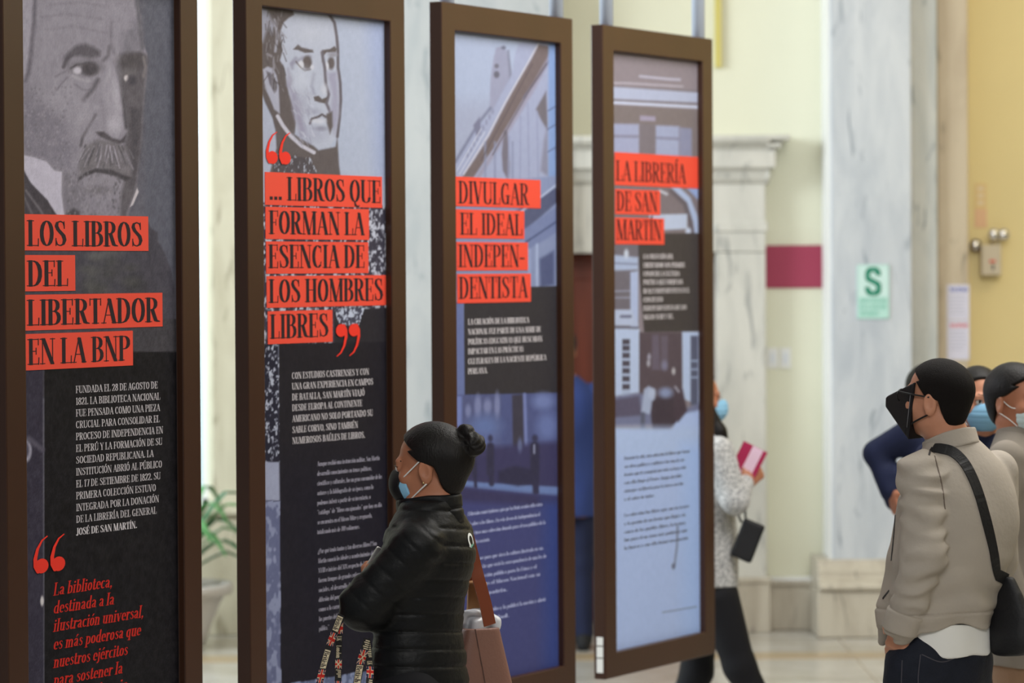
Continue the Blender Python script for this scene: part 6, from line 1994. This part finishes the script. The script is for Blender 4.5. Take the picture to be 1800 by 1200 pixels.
for t_, v_ in (('ZONA SEGURA', .30), ('EN CASO DE', .18), ('SISMOS', .06)): l2.line(t_, -hw * .85, hh_ * v_, hh_ * .085, hw * (1.7 if t_ != 'SISMOS' else 1.2), 0, 1.2)
l2.mb.build('lettering', m_lgreen, bd)

# two paper notices on the beige slab
yb = 19.12
for (ya, yb_, mc_, lb) in ((500, 562, mat('blue_print', (66, 86, 170), .6), 'white paper notice with a blue heading, above the red headed one'), (563, 632, mat('soft_red_print', (214, 80, 84), .6), 'white paper notice with a red heading, under the blue headed one')):
    x0, x1, z0, z1 = wx(1665, yb), wx(1704, yb), wz(yb_, yb, 1685), wz(ya, yb, 1685)
    n_ = empty('paper_notice', ((x0 + x1) / 2, yb, z0)); tag(n_, lb, 'notice', 'paper notices on the beige pilaster')
    hw = (x1 - x0) / 2; H_ = z1 - z0
    MB().box((-hw, -.003, 0), (hw, -.0004, H_)).build('sheet', mat('notice_paper', (214, 212, 228), .8), n_)
    L = Letters(lambda u, v, e: (u, -.0036 - e, v)).line('AVISO', -hw * .85, H_ - .038, .020, hw * 1.7, 0, 1.4); L.mb.build('heading', mc_, n_)
    tx = MB()
    for k_ in range(6): tx.box((-hw * .8, -.0036, H_ - .065 - k_ * .020), (hw * RNG.uniform(.4, .8), -.0031, H_ - .060 - k_ * .020))
    tag(tx.build('small_print', mat('pale_grey_print', (184, 184, 202), .8), n_))

# emergency light with two lamp heads, and the pale sign above it
yw2 = YW
x0, x1 = wx(1722), wx(1757); z0, z1 = wz(484, yw2, 1740), wz(430, yw2, 1740)
el = empty('emergency_light', ((x0 + x1) / 2, yw2, z0)); tag(el, 'emergency light box with round lamp heads on the warm yellow wall', 'emergency light')
m_pl = mat('ivory_plastic', (216, 206, 186), .45); hw = (x1 - x0) / 2; H_ = z1 - z0
MB().box((-hw, -.09, 0), (hw, 0, H_)).build('housing', m_pl, el, bevel=.008)
MB().box((-.012, -.094, H_ * .42), (.022, -.089, H_ * .50)).build('indicator', mat('red_indicator', (230, 96, 84), .4), el)
MB().box((.004, -.094, H_ * .18), (.014, -.089, H_ * .36)).build('test_button', mat('dark_button', (84, 80, 78), .4), el)
m_chr = mat('chrome_reflector', (235, 235, 240), .12, metal=1.0)
for (px, py, dy) in ((1743, 412, -.10), (1761, 412, -.07), (1713, 431, -.05)):
    c = at(px, py, yw2); c = np.array([c[0] - (x0 + x1) / 2, dy, c[2] - z0])
    hd = MB()
    prof = [(.006, .05), (.022, .04), (.032, .015), (.034, 0), (.030, 0), (.026, .012), (.004, .03)]
    vs = MB().lathe(prof, n=24)
    rot = Matrix.Rotation(math.radians(-90), 3, 'X') @ Matrix.Rotation(math.radians(0), 3, 'Z')
    hd.add([tuple(rot @ Vector(v) * -1 + Vector(c)) if False else tuple(Vector((v[0], v[2], v[1])) + Vector(c)) for v in vs.v], vs.f)
    h_ = hd.build('lamp_head', m_pl if px != 1713 else mat('dark_lamp', (110, 96, 100), .4), el, True)
    b_ = MB().lathe([(.0001, -.006), (.024, -.002), (.028, .004), (.0001, .006)], n=20)
    MB().add([(v[0] + c[0], v[2] + c[1], v[1] + c[2]) for v in b_.v], b_.f).build('lens', m_chr, h_, True)
    MB().tube([(c[0], c[1] + .045, c[2]), (c[0] * .5, -.04, H_ * .92)], .007, 8).build('bracket', m_pl, el, True)
x0, x1, z0, z1 = wx(1714), wx(1735), wz(400, yw2, 1724), wz(322, yw2, 1724)
ps = empty('wall_sign', ((x0 + x1) / 2, yw2, z0)); tag(ps, 'narrow pale pink sign standing above the emergency light', 'sign')
hw = (x1 - x0) / 2; H_ = z1 - z0
MB().box((-hw, -.006, 0), (hw, -.001, H_ * .42)).build('lower_field', mat('faint_pink', (240, 200, 164), .6), ps)
MB().box((-hw, -.005, H_ * .42), (hw, -.001, H_)).build('upper_field', mat('faint_cream', (238, 212, 156), .6), ps)
for k_ in range(3): MB().box((-hw * .5, -.0062, H_ * (.52 + .16 * k_)), (hw * .5, -.0052, H_ * (.60 + .16 * k_))).build('symbol', mat('faint_white', (244, 228, 204), .6), ps)
